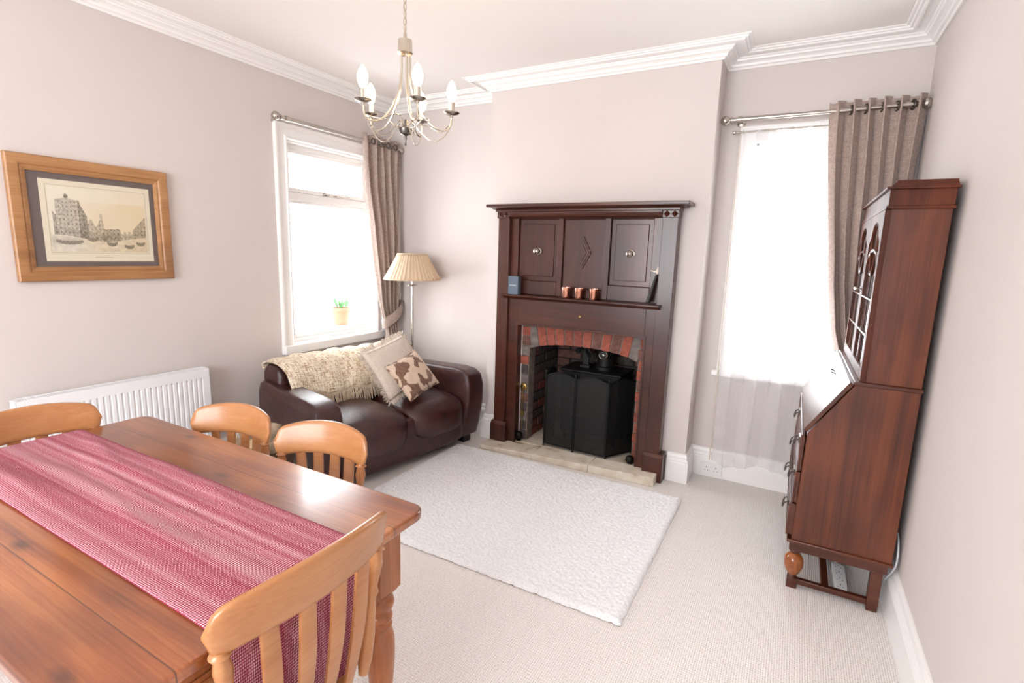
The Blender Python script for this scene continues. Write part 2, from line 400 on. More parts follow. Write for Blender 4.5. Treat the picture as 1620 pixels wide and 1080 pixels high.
def obj(name, bm, mat, parent=None, smooth=False, bev=0, bseg=2, local=False, angle=35, sub=0):
    if parent is not None and not local:
        L = root_loc(parent)
        for v in bm.verts: v.co -= L
    bmesh.ops.recalc_face_normals(bm, faces=bm.faces)
    me = bpy.data.meshes.new(name); bm.to_mesh(me); bm.free()
    for mm in (mat if isinstance(mat, (list, tuple)) else [mat]): me.materials.append(mm)
    o = bpy.data.objects.new(name, me); COL.objects.link(o)
    if parent is not None: o.parent = parent
    if bev:
        b = o.modifiers.new('bevel', 'BEVEL'); b.width = bev; b.segments = bseg; b.limit_method = 'ANGLE'; b.angle_limit = math.radians(40)
    if sub:
        s = o.modifiers.new('sub', 'SUBSURF'); s.levels = sub; s.render_levels = sub
    if smooth or bev:
        for p in me.polygons: p.use_smooth = True
        try: me.set_sharp_from_angle(angle=math.radians(angle))
        except Exception: pass
    return o
def tag(o, label, cat, group=None):
    o['label'] = label; o['category'] = cat
    if group: o['group'] = group
    return o
def thing(name, label, cat, loc=(0, 0, 0), rz=0, group=None):
    o = bpy.data.objects.new(name, None); COL.objects.link(o); o.location = loc; o.rotation_euler = (0, 0, rz)
    o.empty_display_size = 0.1
    return tag(o, label, cat, group)
def struct(name, bm, mat, parent=None, **kw):
    o = obj(name, bm, mat, parent, **kw)
    if parent is None: o['kind'] = 'structure'
    return o
def dup(root, loc, rz, label, group=None):
    r = root.copy(); COL.objects.link(r); r.location = loc; r.rotation_euler = (0, 0, rz); r['label'] = label
    if group: r['group'] = group
    for ch in list(root.children):
        c = ch.copy(); COL.objects.link(c); c.parent = r
        for g in ch.children:
            d = g.copy(); COL.objects.link(d); d.parent = c
    return r

# ================================================================== ROOM SHELL
b = NB(); box(b, -0.3, XR+0.2, YREAR-0.2, 4.1, -0.12, 0.0); struct('floor', b, M_carpet)
b = NB(); box(b, -0.3, XR+0.2, YREAR-0.2, YB+0.25, ZC, ZC+0.1); struct('ceiling', b, M_ceil)
# left wall with window hole
LY0, LY1, LZ0, LZ1 = 2.355, 3.225, 0.76, 2.245
b = NB()
box(b, -0.28, 0, YREAR-0.2, LY0, 0, ZC); box(b, -0.28, 0, LY1, YB+0.25, 0, ZC)
box(b, -0.28, 0, LY0, LY1, 0, LZ0); box(b, -0.28, 0, LY0, LY1, LZ1, ZC)
struct('wall_left', b, M_wall)
# right wall
b = NB(); box(b, XR, XR+0.2, YREAR-0.2, YB+0.25, 0, ZC); struct('wall_right', b, M_wall)
# back wall: two alcoves, chimney breast with a fire opening
RX0, RX1, RZ0, RZ1 = 2.985, 3.62, 0.76, 2.215
FX0, FX1, FZ = 1.50, 2.44, 0.97
b = NB()
box(b, 0, XC1, YB, YB+0.25, 0, ZC)
box(b, XC2, RX0, YB, YB+0.25, 0, ZC); box(b, RX1, XR, YB, YB+0.25, 0, ZC)
box(b, RX0, RX1, YB, YB+0.25, 0, RZ0); box(b, RX0, RX1, YB, YB+0.25, RZ1, ZC)
box(b, XC1, FX0, YC, YB+0.25, 0, ZC); box(b, FX1, XC2, YC, YB+0.25, 0, ZC)
box(b, FX0, FX1, YC, YB+0.25, FZ, ZC)
struct('wall_back', b, M_wall)
# rear wall behind the camera; its big opening is added to let daylight in
b = NB()
box(b, 0, 0.8, YREAR-0.2, YREAR, 0, ZC); box(b, 3.1, XR, YREAR-0.2, YREAR, 0, ZC)
box(b, 0.8, 3.1, YREAR-0.2, YREAR, 0, 0.75); box(b, 0.8, 3.1, YREAR-0.2, YREAR, 2.4, ZC)
struct('wall_rear', b, M_wall)

def sweep(name, path, prof, mat, closed=False):
    """mouldings: path in plan with the room on the left-hand side, prof = (out from wall, z)"""
    n = len(path); bm = NB(); rings = []
    for i, p in enumerate(path):
        p = Vector(p)
        def nrm(a, c):
            d = (Vector(c)-Vector(a)).normalized(); return Vector((-d.y, d.x))
        if i == 0: off = nrm(path[0], path[1])
        elif i == n-1: off = nrm(path[-2], path[-1])
        else:
            n1 = nrm(path[i-1], p); n2 = nrm(p, path[i+1])
            off = (n1+n2)/(1+n1.dot(n2))
        rings.append([(p.x+off.x*o, p.y+off.y*o, z) for o, z in prof])
    ring_loft(bm, rings, True)
    return struct(name, bm, mat)
room = [(XR, YREAR), (XR, YB), (XC2, YB), (XC2, YC), (XC1, YC), (XC1, YB), (0, YB), (0, YREAR)]
corn = [(0, 2.659), (0.012, 2.657), (0.018, 2.668), (0.030, 2.672), (0.034, 2.683), (0.046, 2.690), (0.060, 2.694), (0.063, 2.703), (0.070, 2.705),
        (0.074, 2.712), (0.115, 2.716), (0.118, 2.707), (0.130, 2.709), (0.134, 2.716), (0.146, 2.716), (0.150, 2.724), (0.163, 2.725), (0.167, 2.7302), (0, 2.7302)]
sweep('trim_1', room, corn, M_white)
bb = [(0, 0), (0.027, 0), (0.027, 0.135), (0.023, 0.142), (0.025, 0.150), (0.020, 0.158), (0.013, 0.166), (0.015, 0.178), (0.012, 0.190), (0.006, 0.198), (0, 0.2)]
sweep('baseboard_right', [(XR, YREAR), (XR, YB), (XC2, YB), (XC2, YC), (2.652, YC)], bb, M_white)
sweep('baseboard_left', [(1.282, YC), (XC1, YC), (XC1, YB), (0, YB), (0, YREAR)], bb, M_white)

# ------------------------------------------------------------------ windows
wL = NB()
y0, y1, z0, z1 = LY0, LY1, LZ0, LZ1
# architrave round the opening
AP = [(0.0, -0.002), (0.0, 0.020), (0.004, 0.026), (0.016, 0.028), (0.022, 0.018), (0.030, 0.016), (0.066, 0.018), (0.072, 0.026), (0.080, 0.028), (0.092, 0.034), (0.1, 0.032), (0.1, -0.002)]
def architrave(bm, ya, yb, za, zb, place):
    C = [(ya, za, -1, 0), (ya, zb, -1, 1), (yb, zb, 1, 1), (yb, za, 1, 0)]
    ring_loft(bm, [[place(c+dy*w, z+dz_*w, h) for w, h in AP] for (c, z, dy, dz_) in C])
architrave(wL, y0, y1, z0-0.03, z1, lambda c, z, h: (h, c, z))
wl = struct('window_1', wL, M_white, smooth=True)
b = NB()   # reveal lining
box(b, -0.26, 0.0, y0-0.002, y0+0.012, z0, z1); box(b, -0.26, 0, y1-0.012, y1+0.002, z0, z1); box(b, -0.26, 0, y0, y1, z1-0.012, z1+0.002)
struct('window_lining', b, M_white, wl)
b = NB(); box(b, -0.26, 0.045, y0-0.102, y1+0.102, z0-0.065, z0+0.004); struct('window_sill', b, M_white, wl, bev=0.008)
def frame(bm, x0, x1, ya, yb, za, zb, w, wb=None, axis='x'):
    wb = wb or w
    def bx(a0, a1, c0, c1):
        if axis == 'x': box(bm, x0, x1, a0, a1, c0, c1)
        else: box(bm, a0, a1, x0, x1, c0, c1)
    bx(ya, ya+w, za, zb); bx(yb-w, yb, za, zb); bx(ya+w, yb-w, za, za+wb); bx(ya+w, yb-w, zb-w, zb)
b = NB(); frame(b, -0.13, -0.065, y0+0.01, y1-0.01, z0, z1-0.01, 0.035); box(b, -0.13, -0.06, y0+0.03, y1-0.03, 1.838, 1.892)
struct('window_frame', b, M_white, wl, bev=0.003)
b = NB(); frame(b, -0.12, -0.06, y0+0.042, y1-0.042, 1.895, z1-0.045, 0.03); s1 = struct('top_sash', b, M_white, wl, bev=0.004)
b = NB(); box(b, -0.092, -0.088, y0+0.07, y1-0.07, 1.92, z1-0.07); struct('glass_pane', b, M_glass, s1)
b = NB(); frame(b, -0.12, -0.07, y0+0.042, y1-0.042, z0+0.035, 1.835, 0.022, 0.03); s2 = struct('fixed_sash', b, M_white, wl, bev=0.004)
b = NB(); box(b, -0.098, -0.094, y0+0.06, y1-0.06, z0+0.06, 1.82); struct('glass_pane', b, M_glass, s2)
b = NB()
tube(b, smooth_path([(-0.05, 2.74, 1.905), (-0.035, 2.79, 1.910), (-0.035, 2.9, 1.903), (-0.035, 2.98, 1.905), (-0.05, 3.0, 1.905)]), 0.004, 8)
for yy in (2.76, 2.84): tube(b, [(-0.06, yy, 1.900), (-0.03, yy, 1.900)], 0.006, 8)
box(b, -0.062, -0.054, 2.73, 2.79, 1.895, 1.915)
struct('window_stay', b, M_nickel, wl)

wR = NB(); x0, x1, z0, z1 = RX0, RX1, RZ0, RZ1
architrave(wR, x0, x1, z0-0.03, z1, lambda c, z, h: (c, YB-h, z))
wr = struct('window_2', wR, M_white, smooth=True)
b = NB(); box(b, x0-0.002, x0+0.012, YB, YB+0.24, z0, z1); box(b, x1-0.012, x1+0.002, YB, YB+0.24, z0, z1); box(b, x0, x1, YB, YB+0.24, z1-0.012, z1+0.002)
struct('window_lining', b, M_white, wr)
b = NB(); box(b, x0-0.13, x1+0.13, YB-0.055, YB+0.24, z0-0.035, z0+0.004); struct('window_sill', b, M_white, wr, bev=0.008)
b = NB(); frame(b, YB+0.07, YB+0.13, x0+0.01, x1-0.01, z0, z1-0.01, 0.035, axis='y'); struct('window_frame', b, M_white, wr, bev=0.003)
b = NB(); frame(b, YB+0.075, YB+0.12, x0+0.045, x1-0.045, 1.5, z1-0.045, 0.035, axis='y'); s1 = struct('top_sash', b, M_white, wr, bev=0.003)
b = NB(); box(b, x0+0.07, x1-0.07, YB+0.095, YB+0.099, 1.53, z1-0.075); struct('glass_pane', b, M_glass, s1)
b = NB(); frame(b, YB+0.065, YB+0.11, x0+0.045, x1-0.045, z0+0.035, 1.5, 0.035, 0.05, axis='y'); s2 = struct('bottom_sash', b, M_white, wr, bev=0.003)
b = NB(); box(b, x0+0.07, x1-0.07, YB+0.085, YB+0.089, z0+0.08, 1.47); struct('glass_pane', b, M_glass, s2)

# ------------------------------------------------------------------ outside the left window
t = thing('outbuilding', 'pale outbuilding with a grey-blue louvred shutter seen faintly through the left window', 'building', (-6.2, 7.0, -0.6))
b = NB(); box(b, -7.4, -6.2, 5.4, 8.6, -0.6, 2.55); obj('wall', b, M_render, t)
b = NB(); prism(b, [(-7.5, 2.5), (-6.05, 2.5), (-6.1, 2.62), (-7.4, 2.8)], 'y', 5.3, 8.7); obj('roof', b, M_shutter, t)
b = NB()
for k in range(9): prism(b, [(-6.2, 1.38+k*0.1), (-6.13, 1.36+k*0.1), (-6.12, 1.38+k*0.1), (-6.19, 1.46+k*0.1)], 'y', 6.1, 7.7)
obj('louvred_shutter', b, M_shutter, t)
t = thing('plant_pot', 'terracotta flower pot with a small green plant standing outside the left window', 'plant pot', (-0.62, 3.40, 0.5))
b = NB(); lathe(b, [(0.0, 0.24), (0.065, 0.24), (0.085, 0.38), (0.095, 0.38), (0.095, 0.41), (0.08, 0.41), (0.078, 0.38), (0, 0.38)], 20, (-0.62, 3.40, 0.5-0.0))
obj('pot', b, M_terra, t, smooth=True)
b = NB()
for k in range(14):
    a = random.random()*6.28; r = random.random()*0.06
    p = Vector((-0.62+r*math.cos(a), 3.40+r*math.sin(a), 0.90)); q = p+Vector((math.cos(a)*0.05, math.sin(a)*0.05, 0.07+random.random()*0.06))
    tube(b, [p, (p+q)/2+Vector((0, 0, 0.01)), q], [0.002, 0.012, 0.001], 5)
obj('foliage', b, M_leaf, t, smooth=True)
b = NB(); box(b, -1.2, -0.3, 2.2, 3.6, 0.0, 0.74); tag(obj('garden_wall', b, M_render), 'low pale rendered wall outside the left window carrying the flower pot', 'wall')

# ================================================================== CURTAINS AND RODS
def curtain(name, label, cat, group, along, a0f, a1f, cf, ztop, zbot, folds, amp, mat, phase=0.0, grom=True, nz=60, sharp=1.0, depthf=None, eyelets=None):
    """along: 'y' (left wall) or 'x' (back wall); a0f/a1f(z) edges; cf = centre plane coordinate"""
    t = thing(name, label, cat, (0, 0, 0), 0, group)
    bm = NB(); na = folds*16; rows = []
    uvl = bm.loops.layers.uv.new('UVMap')
    for iz in range(nz+1):
        z = ztop+(zbot-ztop)*iz/nz; row = []
        for ia in range(na+1):
            s = ia/na; a0, a1 = a0f(z), a1f(z)
            w = abs(a1-a0)/abs(a1f(ztop)-a0f(ztop))
            ph = phase+2*PI*folds*s
            c = math.sin(ph)+0.18*math.sin(2*ph+z*3)+0.12*math.sin(ph*0.5+z*2.0)
            A = amp*(depthf(z) if depthf else 1.0)
            av = a0+(a1-a0)*s+0.010*math.sin(2*ph)*w+0.004*math.sin(z*5+s*9)
            cv = cf+A*c+0.004*math.sin(z*7+s*13)
            zz = z+(0.010*math.sin(ph+0.8) if iz == 0 else 0)
            row.append(bm.verts.new((cv, av, zz) if along == 'y' else (av, cv, zz)))
        rows.append(row)
    for i in range(nz):
        for j in range(na): bm.faces.new((rows[i][j], rows[i][j+1], rows[i+1][j+1], rows[i+1][j]))
    return t, bm
# left curtain -----------------------------------------------------
def ease(t): t = max(0, min(1, t)); return t*t*(3-2*t)
TIEZ = 0.86
def interp(tab, z):
    for (za, va), (zb, vb) in zip(tab, tab[1:]):
        if z >= zb: return va+(vb-va)*(za-z)/(za-zb) if z < za else va
    return tab[-1][1]
LT = [(2.40, 2.985), (1.97, 3.00), (1.72, 3.045), (1.35, 3.090), (1.08, 3.135), (0.95, 3.17), (0.84, 3.215), (0.76, 3.24), (0.42, 3.21)]
def la0(z): return interp(LT, z)
def la1(z): return 3.412+0.003*math.sin(z*3)-(0.02*ease((1.3-z)/0.4))
t, bm = curtain('curtain', 'taupe linen eyelet curtain tied back beside the left window, behind the lamp', 'curtain', None, 'y', la0, la1, 0.125, 2.40, 0.42, 5, 0.040, M_curtain,
                depthf=lambda z: 1.0-0.35*math.exp(-((z-TIEZ)/0.25)**2))
o = obj('curtain_panel', bm, M_curtain, t, smooth=True, angle=180)
sd = o.modifiers.new('s', 'SOLIDIFY'); sd.thickness = 0.003
for k in range(4):
    yy = 3.06+k*0.088
    b = NB(); tube(b, [(0.166, yy+0.022*math.cos(a), 2.352+0.022*math.sin(a)) for a in [2*PI*i/16 for i in range(16)]], 0.006, 8, loop=True)
    obj('eyelet', b, M_darknickel, t, smooth=True)
b = NB()   # tie-back band slanting up to the wall hook
rings = []
for i in range(25):
    a = 2*PI*i/24
    yy = 3.312+0.116*math.cos(a); xx = 0.125+0.060*math.sin(a)
    zc = 0.855+0.62*(yy-3.20)
    rings.append([(xx, yy, zc-0.055), (xx+0.006*math.sin(a), yy+0.006*math.cos(a), zc), (xx, yy, zc+0.045), (xx-0.003*math.sin(a), yy-0.003*math.cos(a), zc+0.045), (xx-0.003*math.sin(a), yy-0.003*math.cos(a), zc-0.055)])
ring_loft(b, rings, False)
obj('tie_back', b, M_curtain, t, smooth=True)
# right curtain ----------------------------------------------------
RT = [(2.40, 3.352), (2.09, 3.378), (1.74, 3.413), (1.37, 3.455), (1.11, 3.502), (0.96, 3.551), (0.88, 3.60), (0.5, 3.58)]
def ra0(z): return interp(RT, z)
def ra1(z): return 3.790-0.03*ease((2.0-z)/1.2)
t, bm = curtain('curtain', 'taupe linen eyelet curtain hanging in the right corner behind the tall bureau', 'curtain', None, 'x', ra0, ra1, YB-0.105, 2.390, 0.5, 6, 0.036, M_curtain, phase=PI/2,
                depthf=lambda z: 1.0-0.3*ease((1.3-z)/0.6))
o = obj('curtain_panel', bm, M_curtain, t, smooth=True, angle=180)
sd = o.modifiers.new('s', 'SOLIDIFY'); sd.thickness = 0.003
for k in range(5):
    xx = 3.455+k*0.07
    b = NB(); tube(b, [(xx+0.006*math.cos(a), YB-0.105-0.024*math.cos(a), 2.342+0.024*math.sin(a)) for a in [2*PI*i/16 for i in range(16)]], 0.005, 8, loop=True)
    obj('eyelet', b, M_darknickel, t, smooth=True)
# voile
def va0(z): return 2.898+0.002*(2.3-z)
def va1(z): return 3.47+0.02*math.sin(z*2)
t, bm = curtain('voile_curtain', 'sheer white voile net curtain hanging over the right window', 'curtain', None, 'x', va0, va1, YB-0.075, 2.275, 0.135, 4, 0.018, M_sheer, phase=1.0,
                depthf=lambda z: 0.5+0.8*ease((2.3-z)/2.2))
for v in bm.verts:
    if v.co.z < 0.5: v.co.z -= (0.5-v.co.z)*0.06*math.sin((v.co.x-2.9)*14)
obj('voile_panel', bm, M_sheer, t, smooth=True, angle=180)
b = NB(); tube(b, [(2.894, YB-0.078, 2.26), (2.898, YB-0.074, 1.2), (2.902, YB-0.074, 0.14)], 0.0035, 6)
obj('side_hem', b, M_cream, t, smooth=True)
b = NB(); tube(b, [(2.86, YB-0.07, 2.275), (3.74, YB-0.07, 2.275)], 0.006, 10); lathe(b, [(0, -0.012), (0.012, -0.008), (0.014, 0), (0.012, 0.008), (0, 0.012)], 12, (2.855, YB-0.07, 2.275), (1, 0, 0))
tube(b, [(2.91, YB-0.07, 2.275), (2.91, YB, 2.275)], 0.006, 8); lathe(b, [(0.018, 0), (0.018, -0.006), (0.01, -0.01)], 16, (2.91, YB, 2.275), (0, 1, 0))
obj('net_rod', b, M_nickel, t, smooth=True)
# rods
def rod(label, p, q, wall):
    p, q = Vector(p), Vector(q); d = (q-p).normalized()
    t = thing('curtain_rod', label, 'curtain rod', p)
    b = NB(); tube(b, [p, q], 0.0125, 14); mid = p.lerp(q, 0.35); tube(b, [p, mid], 0.0145, 14); obj('pole', b, M_nickel, t, smooth=True)
    for e, s in ((p, -1), (q, 1)):
        b = NB(); lathe(b, [(0.013, -0.012), (0.018, -0.008), (0.018, 0.0), (0.012, 0.004), (0.014, 0.008)]+[(0.029*math.sin(a), 0.034-0.028*math.cos(a)) for a in [0.5+i*0.26 for i in range(11)]], 20, e, d*s)
        obj('finial', b, M_nickel, t, smooth=True)
        b = NB(); c = e-d*s*0.05; w = c.copy()
        w = c+Vector(wall)
        tube(b, [c, w], 0.007, 8); lathe(b, [(0.026, 0), (0.026, -0.006), (0.012, -0.012)], 18, w, wall); lathe(b, [(0.019, -0.012), (0.019, 0.012)], 14, c, d)
        obj('bracket', b, M_nickel, t, smooth=True)
    return t
rod('brushed nickel curtain rod with ball ends above the left window', (0.125, 2.225, 2.352), (0.125, 3.41, 2.352), (-0.125, 0, 0))
rod('brushed nickel curtain rod with ball ends above the right window', (2.835, YB-0.105, 2.342), (3.76, YB-0.105, 2.342), (0, 0.105, 0))

# ================================================================== FIREPLACE
# brick face and fire recess
t = thing('brick_fireplace', 'arched red brick fire opening with sooty brick recess inside the wooden surround', 'fireplace', (1.97, 3.24, 0))
AX0, AX1 = 1.556, 2.402; AXC = (AX0+AX1)/2; AS, AT = 0.775, 0.865
def arch_z(x):
    u = (x-AXC)/((AX1-AX0)/2); u = max(-1, min(1, u)); return AS+(AT-AS)*math.sqrt(max(0, 1-0.92*u*u))-(AT-AS)*math.sqrt(0.08)*(1-0)+0.0
b = NB(); yf = 3.243
# mortar backing
N = 24
xs = [AX0+(AX1-AX0)*i/N for i in range(N+1)]
box(b, 1.44, AX0+0.004, yf+0.004, yf+0.1, 0.0, 1.0); box(b, AX1-0.004, 2.50, yf+0.004, yf+0.1, 0.0, 1.0)
for i in range(N):
    xa, xb = xs[i], xs[i+1]
    prism(b, [(xa, arch_z(xa)+0.004), (xb, arch_z(xb)+0.004), (xb, 1.0), (xa, 1.0)], 'y', yf+0.004, yf+0.1)
obj('mortar_bed', b, M_mortar, t)
b = NB(); rng = random.Random(3)
nv = 12
for i in range(nv):
    xa = 1.575+(2.40-1.575)*i/nv+0.004; xb = 1.575+(2.40-1.575)*(i+1)/nv-0.004
    fan = lambda x: (x-AXC)*0.10
    mi = rng.choice([0, 1, 1, 0, 1, 2]) if 0 < i < nv-1 else 4
    za, zb = max(arch_z(xa), AS), max(arch_z(xb), AS)
    prism(b, [(xa, za), (xb, zb), (xb+fan(xb), 0.985), (xa+fan(xa), 0.985)], 'y', yf-0.004+rng.random()*0.004, yf+0.09, mi)
z = 0.055; k = 0
while z < 0.98:
    zt = min(z+0.066, 0.985)
    for side in (0, 1):
        mi = rng.choice([3, 2, 4, 3] if side == 0 else [0, 1, 2, 1])
        if z > 0.60: mi = rng.choice([0, 4, 1, 2])
        j = rng.random()*0.006
        if side == 0:
            xe = AX0 if z < AS-0.03 else AX0+0.015
            box(b, 1.45, xe+(-0.004 if k % 2 else 0.0), yf-0.003-j, yf+0.1, z, zt, mi)
        else:
            box(b, AX1+(0.006 if k % 2 else -0.004), 2.5, yf-0.003-j, yf+0.1, z, zt, mi)
    z += 0.075; k += 1
obj('brick_face', b, BR, t, bev=0.004)
# recess
b = NB(); YK = 3.80
rng = random.Random(5)
for side in (0, 1):
    z = 0.03; k = 0
    while z < 0.95:
        y = yf+0.1-(0.11 if k % 2 else 0)
        while y < YK:
            ya, yb = max(y, yf+0.098)+0.005, min(y+0.215, YK)-0.005
            if yb > ya:
                mi = rng.choice([2, 3, 3, 2, 0])
                if side == 0: box(b, AX0-0.09, AX0-0.006+rng.random()*0.005, ya, yb, z, z+0.066, mi)
                else: box(b, AX1+0.006-rng.random()*0.005, AX1+0.09, ya, yb, z, z+0.066, mi)
            y += 0.225
        z += 0.075; k += 1
z = 0.03; k = 0
while z < 0.95:
    x = AX0-0.1*(k % 2)
    while x < AX1:
        xa, xb = max(x, AX0)+0.005, min(x+0.215, AX1)-0.005
        if xb > xa: box(b, xa, xb, YK-0.006+rng.random()*0.004, YK+0.08, z, z+0.066, rng.choice([3, 2, 3, 2]))
        x += 0.225
    z += 0.075; k += 1
obj('recess_bricks', b, BR, t, bev=0.003)
b = NB(); box(b, AX0-0.1, AX0-0.012, yf+0.1, YK+0.08, 0, 1.05); box(b, AX1+0.012, AX1+0.1, yf+0.1, YK+0.08, 0, 1.05)
box(b, AX0-0.012, AX1+0.012, YK+0.002, YK+0.1, 0, 1.05); box(b, AX0-0.1, AX1+0.1, yf+0.1, YK+0.1, 1.0, 1.05)
obj('recess_lining', b, M_soot, t)
# hearth stone
b = NB()
def hz(x): return 0.034+(x-1.29)/1.32*0.032
pts = [(1.285, 2.985), (2.612, 3.035), (2.612, 3.17), (1.285, 3.17)]
seams = [1.285, 1.72, 2.16, 2.612]
for i in range(3):
    xa, xb = seams[i]+(0.0012 if i else 0), seams[i+1]-(0.0012 if i < 2 else 0)
    ya, yb = 2.985+(xa-1.285)*0.0377, 2.985+(xb-1.285)*0.0377
    B = [b.verts.new(p) for p in ((xa, ya+0.006, 0), (xb, yb+0.006, 0), (xb, 3.19, 0), (xa, 3.19, 0))]
    T = [b.verts.new(p) for p in ((xa, ya, hz(xa)), (xb, yb, hz(xb)), (xb, 3.19, hz(xb)), (xa, 3.19, hz(xa)))]
    b.faces.new(B[::-1]); b.faces.new(T)
    for j in range(4): b.faces.new((B[j], B[(j+1) % 4], T[(j+1) % 4], T[j]))
box(b, 1.43, 2.49, 3.19, YK+0.02, 0.0, 0.045)
tag(obj('hearth', b, M_stone, bev=0.004), 'worn cream stone hearth slab in front of the fireplace', 'hearth')

# surround ---------------------------------------------------------
t = thing('fireplace_surround', 'tall dark mahogany fireplace surround with panelled overmantel and diamond carving', 'fireplace surround', (1.965, 3.2, 0))
SX0, SX1 = 1.318, 2.612; YW = YC-0.001
PIN0, PIN1 = 1.412, 2.515
for side, (xa, xb, zb) in enumerate(((SX0, PIN0, 0.17), (PIN1, SX1, 0.17))):
    b = NB(); box(b, xa, xb, 3.14, YW, zb, 1.765); obj('pilaster', b, M_mahog, t, bev=0.003)
for side, (xa, xb, z0_) in enumerate(((1.298, 1.432, 0.036), (2.506, 2.642, 0.0))):
    b = NB(); box(b, xa, xb, 3.122, YW, z0_, 0.175)
    prism(b, [(3.122, 0.175), (YW, 0.175), (YW, 0.195), (3.138, 0.195)], 'x', xa+0.002, xb-0.002)
    obj('plinth', b, M_mahog, t, bev=0.003)
b = NB()
box(b, PIN0, 1.495, 3.165, YW, 0.04, 1.165); box(b, 2.448, PIN1, 3.165, YW, 0.04, 1.165)
box(b, 1.495, 2.448, 3.165, YW, 0.968, 1.165)
obj('frieze_board', b, M_mahogx, t, bev=0.002)
b = NB(); frame(b, 3.158, 3.168, 1.483, 2.460, 0.04, 0.980, 0.014, 0.001, axis='y')
obj('opening_moulding', b, M_mahog, t, bev=0.003)
# overmantel
b = NB(); box(b, PIN0, PIN1, 3.205, YW, 1.165, 1.77); obj('back_board', b, M_mahog, t)
b = NB()
box(b, PIN0, 1.470, 3.178, 3.21, 1.2, 1.765); box(b, 2.455, PIN1, 3.178, 3.21, 1.2, 1.765)
box(b, 1.785, 1.825, 3.178, 3.21, 1.2, 1.765); box(b, 2.128, 2.170, 3.178, 3.21, 1.2, 1.765)
for xa, xb in ((1.470, 1.785), (1.825, 2.128), (2.170, 2.455)):
    box(b, xa, xb, 3.178, 3.21, 1.2, 1.30 if xa != 1.825 else 1.26); box(b, xa, xb, 3.178, 3.21, 1.742, 1.765)
obj('panel_frame', b, M_mahog, t, bev=0.003)
for xa, xb, za in ((1.470, 1.785, 1.30), (1.825, 2.128, 1.26), (2.170, 2.455, 1.30)):
    b = NB()
    if xa != 1.825:
        box(b, xa+0.002, xb-0.002, 3.198, 3.21, za, 1.742)
        box(b, xa+0.032, xb-0.032, 3.190, 3.205, za+0.035, 1.708)
    else: box(b, xa+0.002, xb-0.002, 3.196, 3.21, za, 1.742)
    pnl = obj('panel', b, M_mahog, t, bev=0.003)
    cx = (xa+xb)/2
    if xa == 1.825:
        b = NB(); cz = 1.515
        for s, yy, y2 in ((1.0, 3.186, 3.2), (0.80, 3.180, 3.196), (0.5, 3.174, 3.192)):
            prism(b, [(cx-0.058*s, cz), (cx, cz-0.112*s), (cx+0.058*s, cz), (cx, cz+0.112*s)], 'y', yy, y2)
        obj('diamond_carving', b, M_mahog, pnl, bev=0.0015)
    else:
        b = NB(); lathe(b, [(0.026, 0), (0.026, 0.003), (0.012, 0.006), (0.009, 0.014), (0.018, 0.02), (0.024, 0.029), (0.022, 0.038), (0.012, 0.045), (0, 0.047)], 24, (cx, 3.19, 1.515), (0, -1, 0))
        obj('knob', b, M_knob, pnl, smooth=True)
# cornice
b = NB()
box(b, PIN0, PIN1, 3.150, YW, 1.765, 1.786)
prism(b, [(3.165, 1.745), (3.13, 1.755), (3.118, 1.778), (3.118, 1.79), (YW, 1.79), (YW, 1.745)], 'x', PIN0, PIN1)
box(b, SX0-0.012, SX1+0.012, 3.115, YW, 1.79, 1.806)
prism(b, [(3.115, 1.806), (3.075, 1.818), (YW, 1.818), (YW, 1.806)], 'x', SX0-0.035, SX1+0.04)
box(b, SX0-0.065, SX1+0.072, 3.062, YW, 1.818, 1.840)
obj('cornice_shelf', b, M_mahogx, t, bev=0.003)
for xa, xb in ((SX0-0.004, PIN0), (PIN1, SX1+0.004)):
    b = NB(); box(b, xa, xb, 3.128, YW, 1.745, 1.79); bl = obj('capital_block', b, M_mahog, t, bev=0.002)
    b = NB()
    for k in range(2):
        c = Vector((xa+(xb-xa)*(0.26+0.48*k), 3.128, 1.768)); h = 0.021
        vs = [b.verts.new(c+Vector(d)) for d in ((-h, 0, 0), (0, 0, -h), (h, 0, 0), (0, 0, h))]; ap = b.verts.new(c+Vector((0, -0.014, 0)))
        for q in range(4): b.faces.new((vs[q], vs[(q+1) % 4], ap))
    obj('diamond_boss', b, M_mahogx, bl)
b = NB(); prism(b, [(3.092, 1.180), (3.086, 1.186), (3.086, 1.192), (3.092, 1.197), (3.178, 1.197), (3.178, 1.16), (3.13, 1.163), (3.115, 1.178)], 'x', 1.385, 2.545)
obj('mantel_shelf', b, M_mahogx, t)
b = NB(); lathe(b, [(0.008, 0), (0.008, 0.004), (0, 0.006)], 12, (1.985, 3.166, 1.068), (0, -1, 0)); obj('brass_stud', b, M_brass, t, smooth=True)
SHZ = 1.197
# copper votives
def cup(x, y, label):
    t = thing('candle_holder', label, 'candle holder', (x, y, SHZ), 0, 'copper candle holders on the mantel shelf')
    b = NB(); lathe(b, [(0.0, 0), (0.024, 0), (0.026, 0.003), (0.031, 0.075), (0.0295, 0.075), (0.0235, 0.006), (0, 0.006)], 28, (x, y, SHZ))
    obj('copper_cup', b, M_copper, t, smooth=True, angle=50)
    b = NB(); lathe(b, [(0, 0.0065), (0.022, 0.0065), (0.0225, 0.02), (0, 0.02)], 20, (x, y, SHZ)); obj('wax', b, M_cream, t, smooth=True)
cup(1.888, 3.125, 'leftmost of the three copper candle holders on the mantel shelf')
cup(1.985, 3.125, 'middle of the three copper candle holders on the mantel shelf')
cup(2.092, 3.125, 'rightmost of the three copper candle holders on the mantel shelf')
t = thing('gift_box', 'small slate blue box with pale lettering at the left end of the mantel shelf', 'box', (1.478, 3.125, SHZ))
b = NB(); box(b, 1.437, 1.519, 3.10, 3.15, SHZ, SHZ+0.132); obj('carton', b, M_bluebox, t, bev=0.0015)
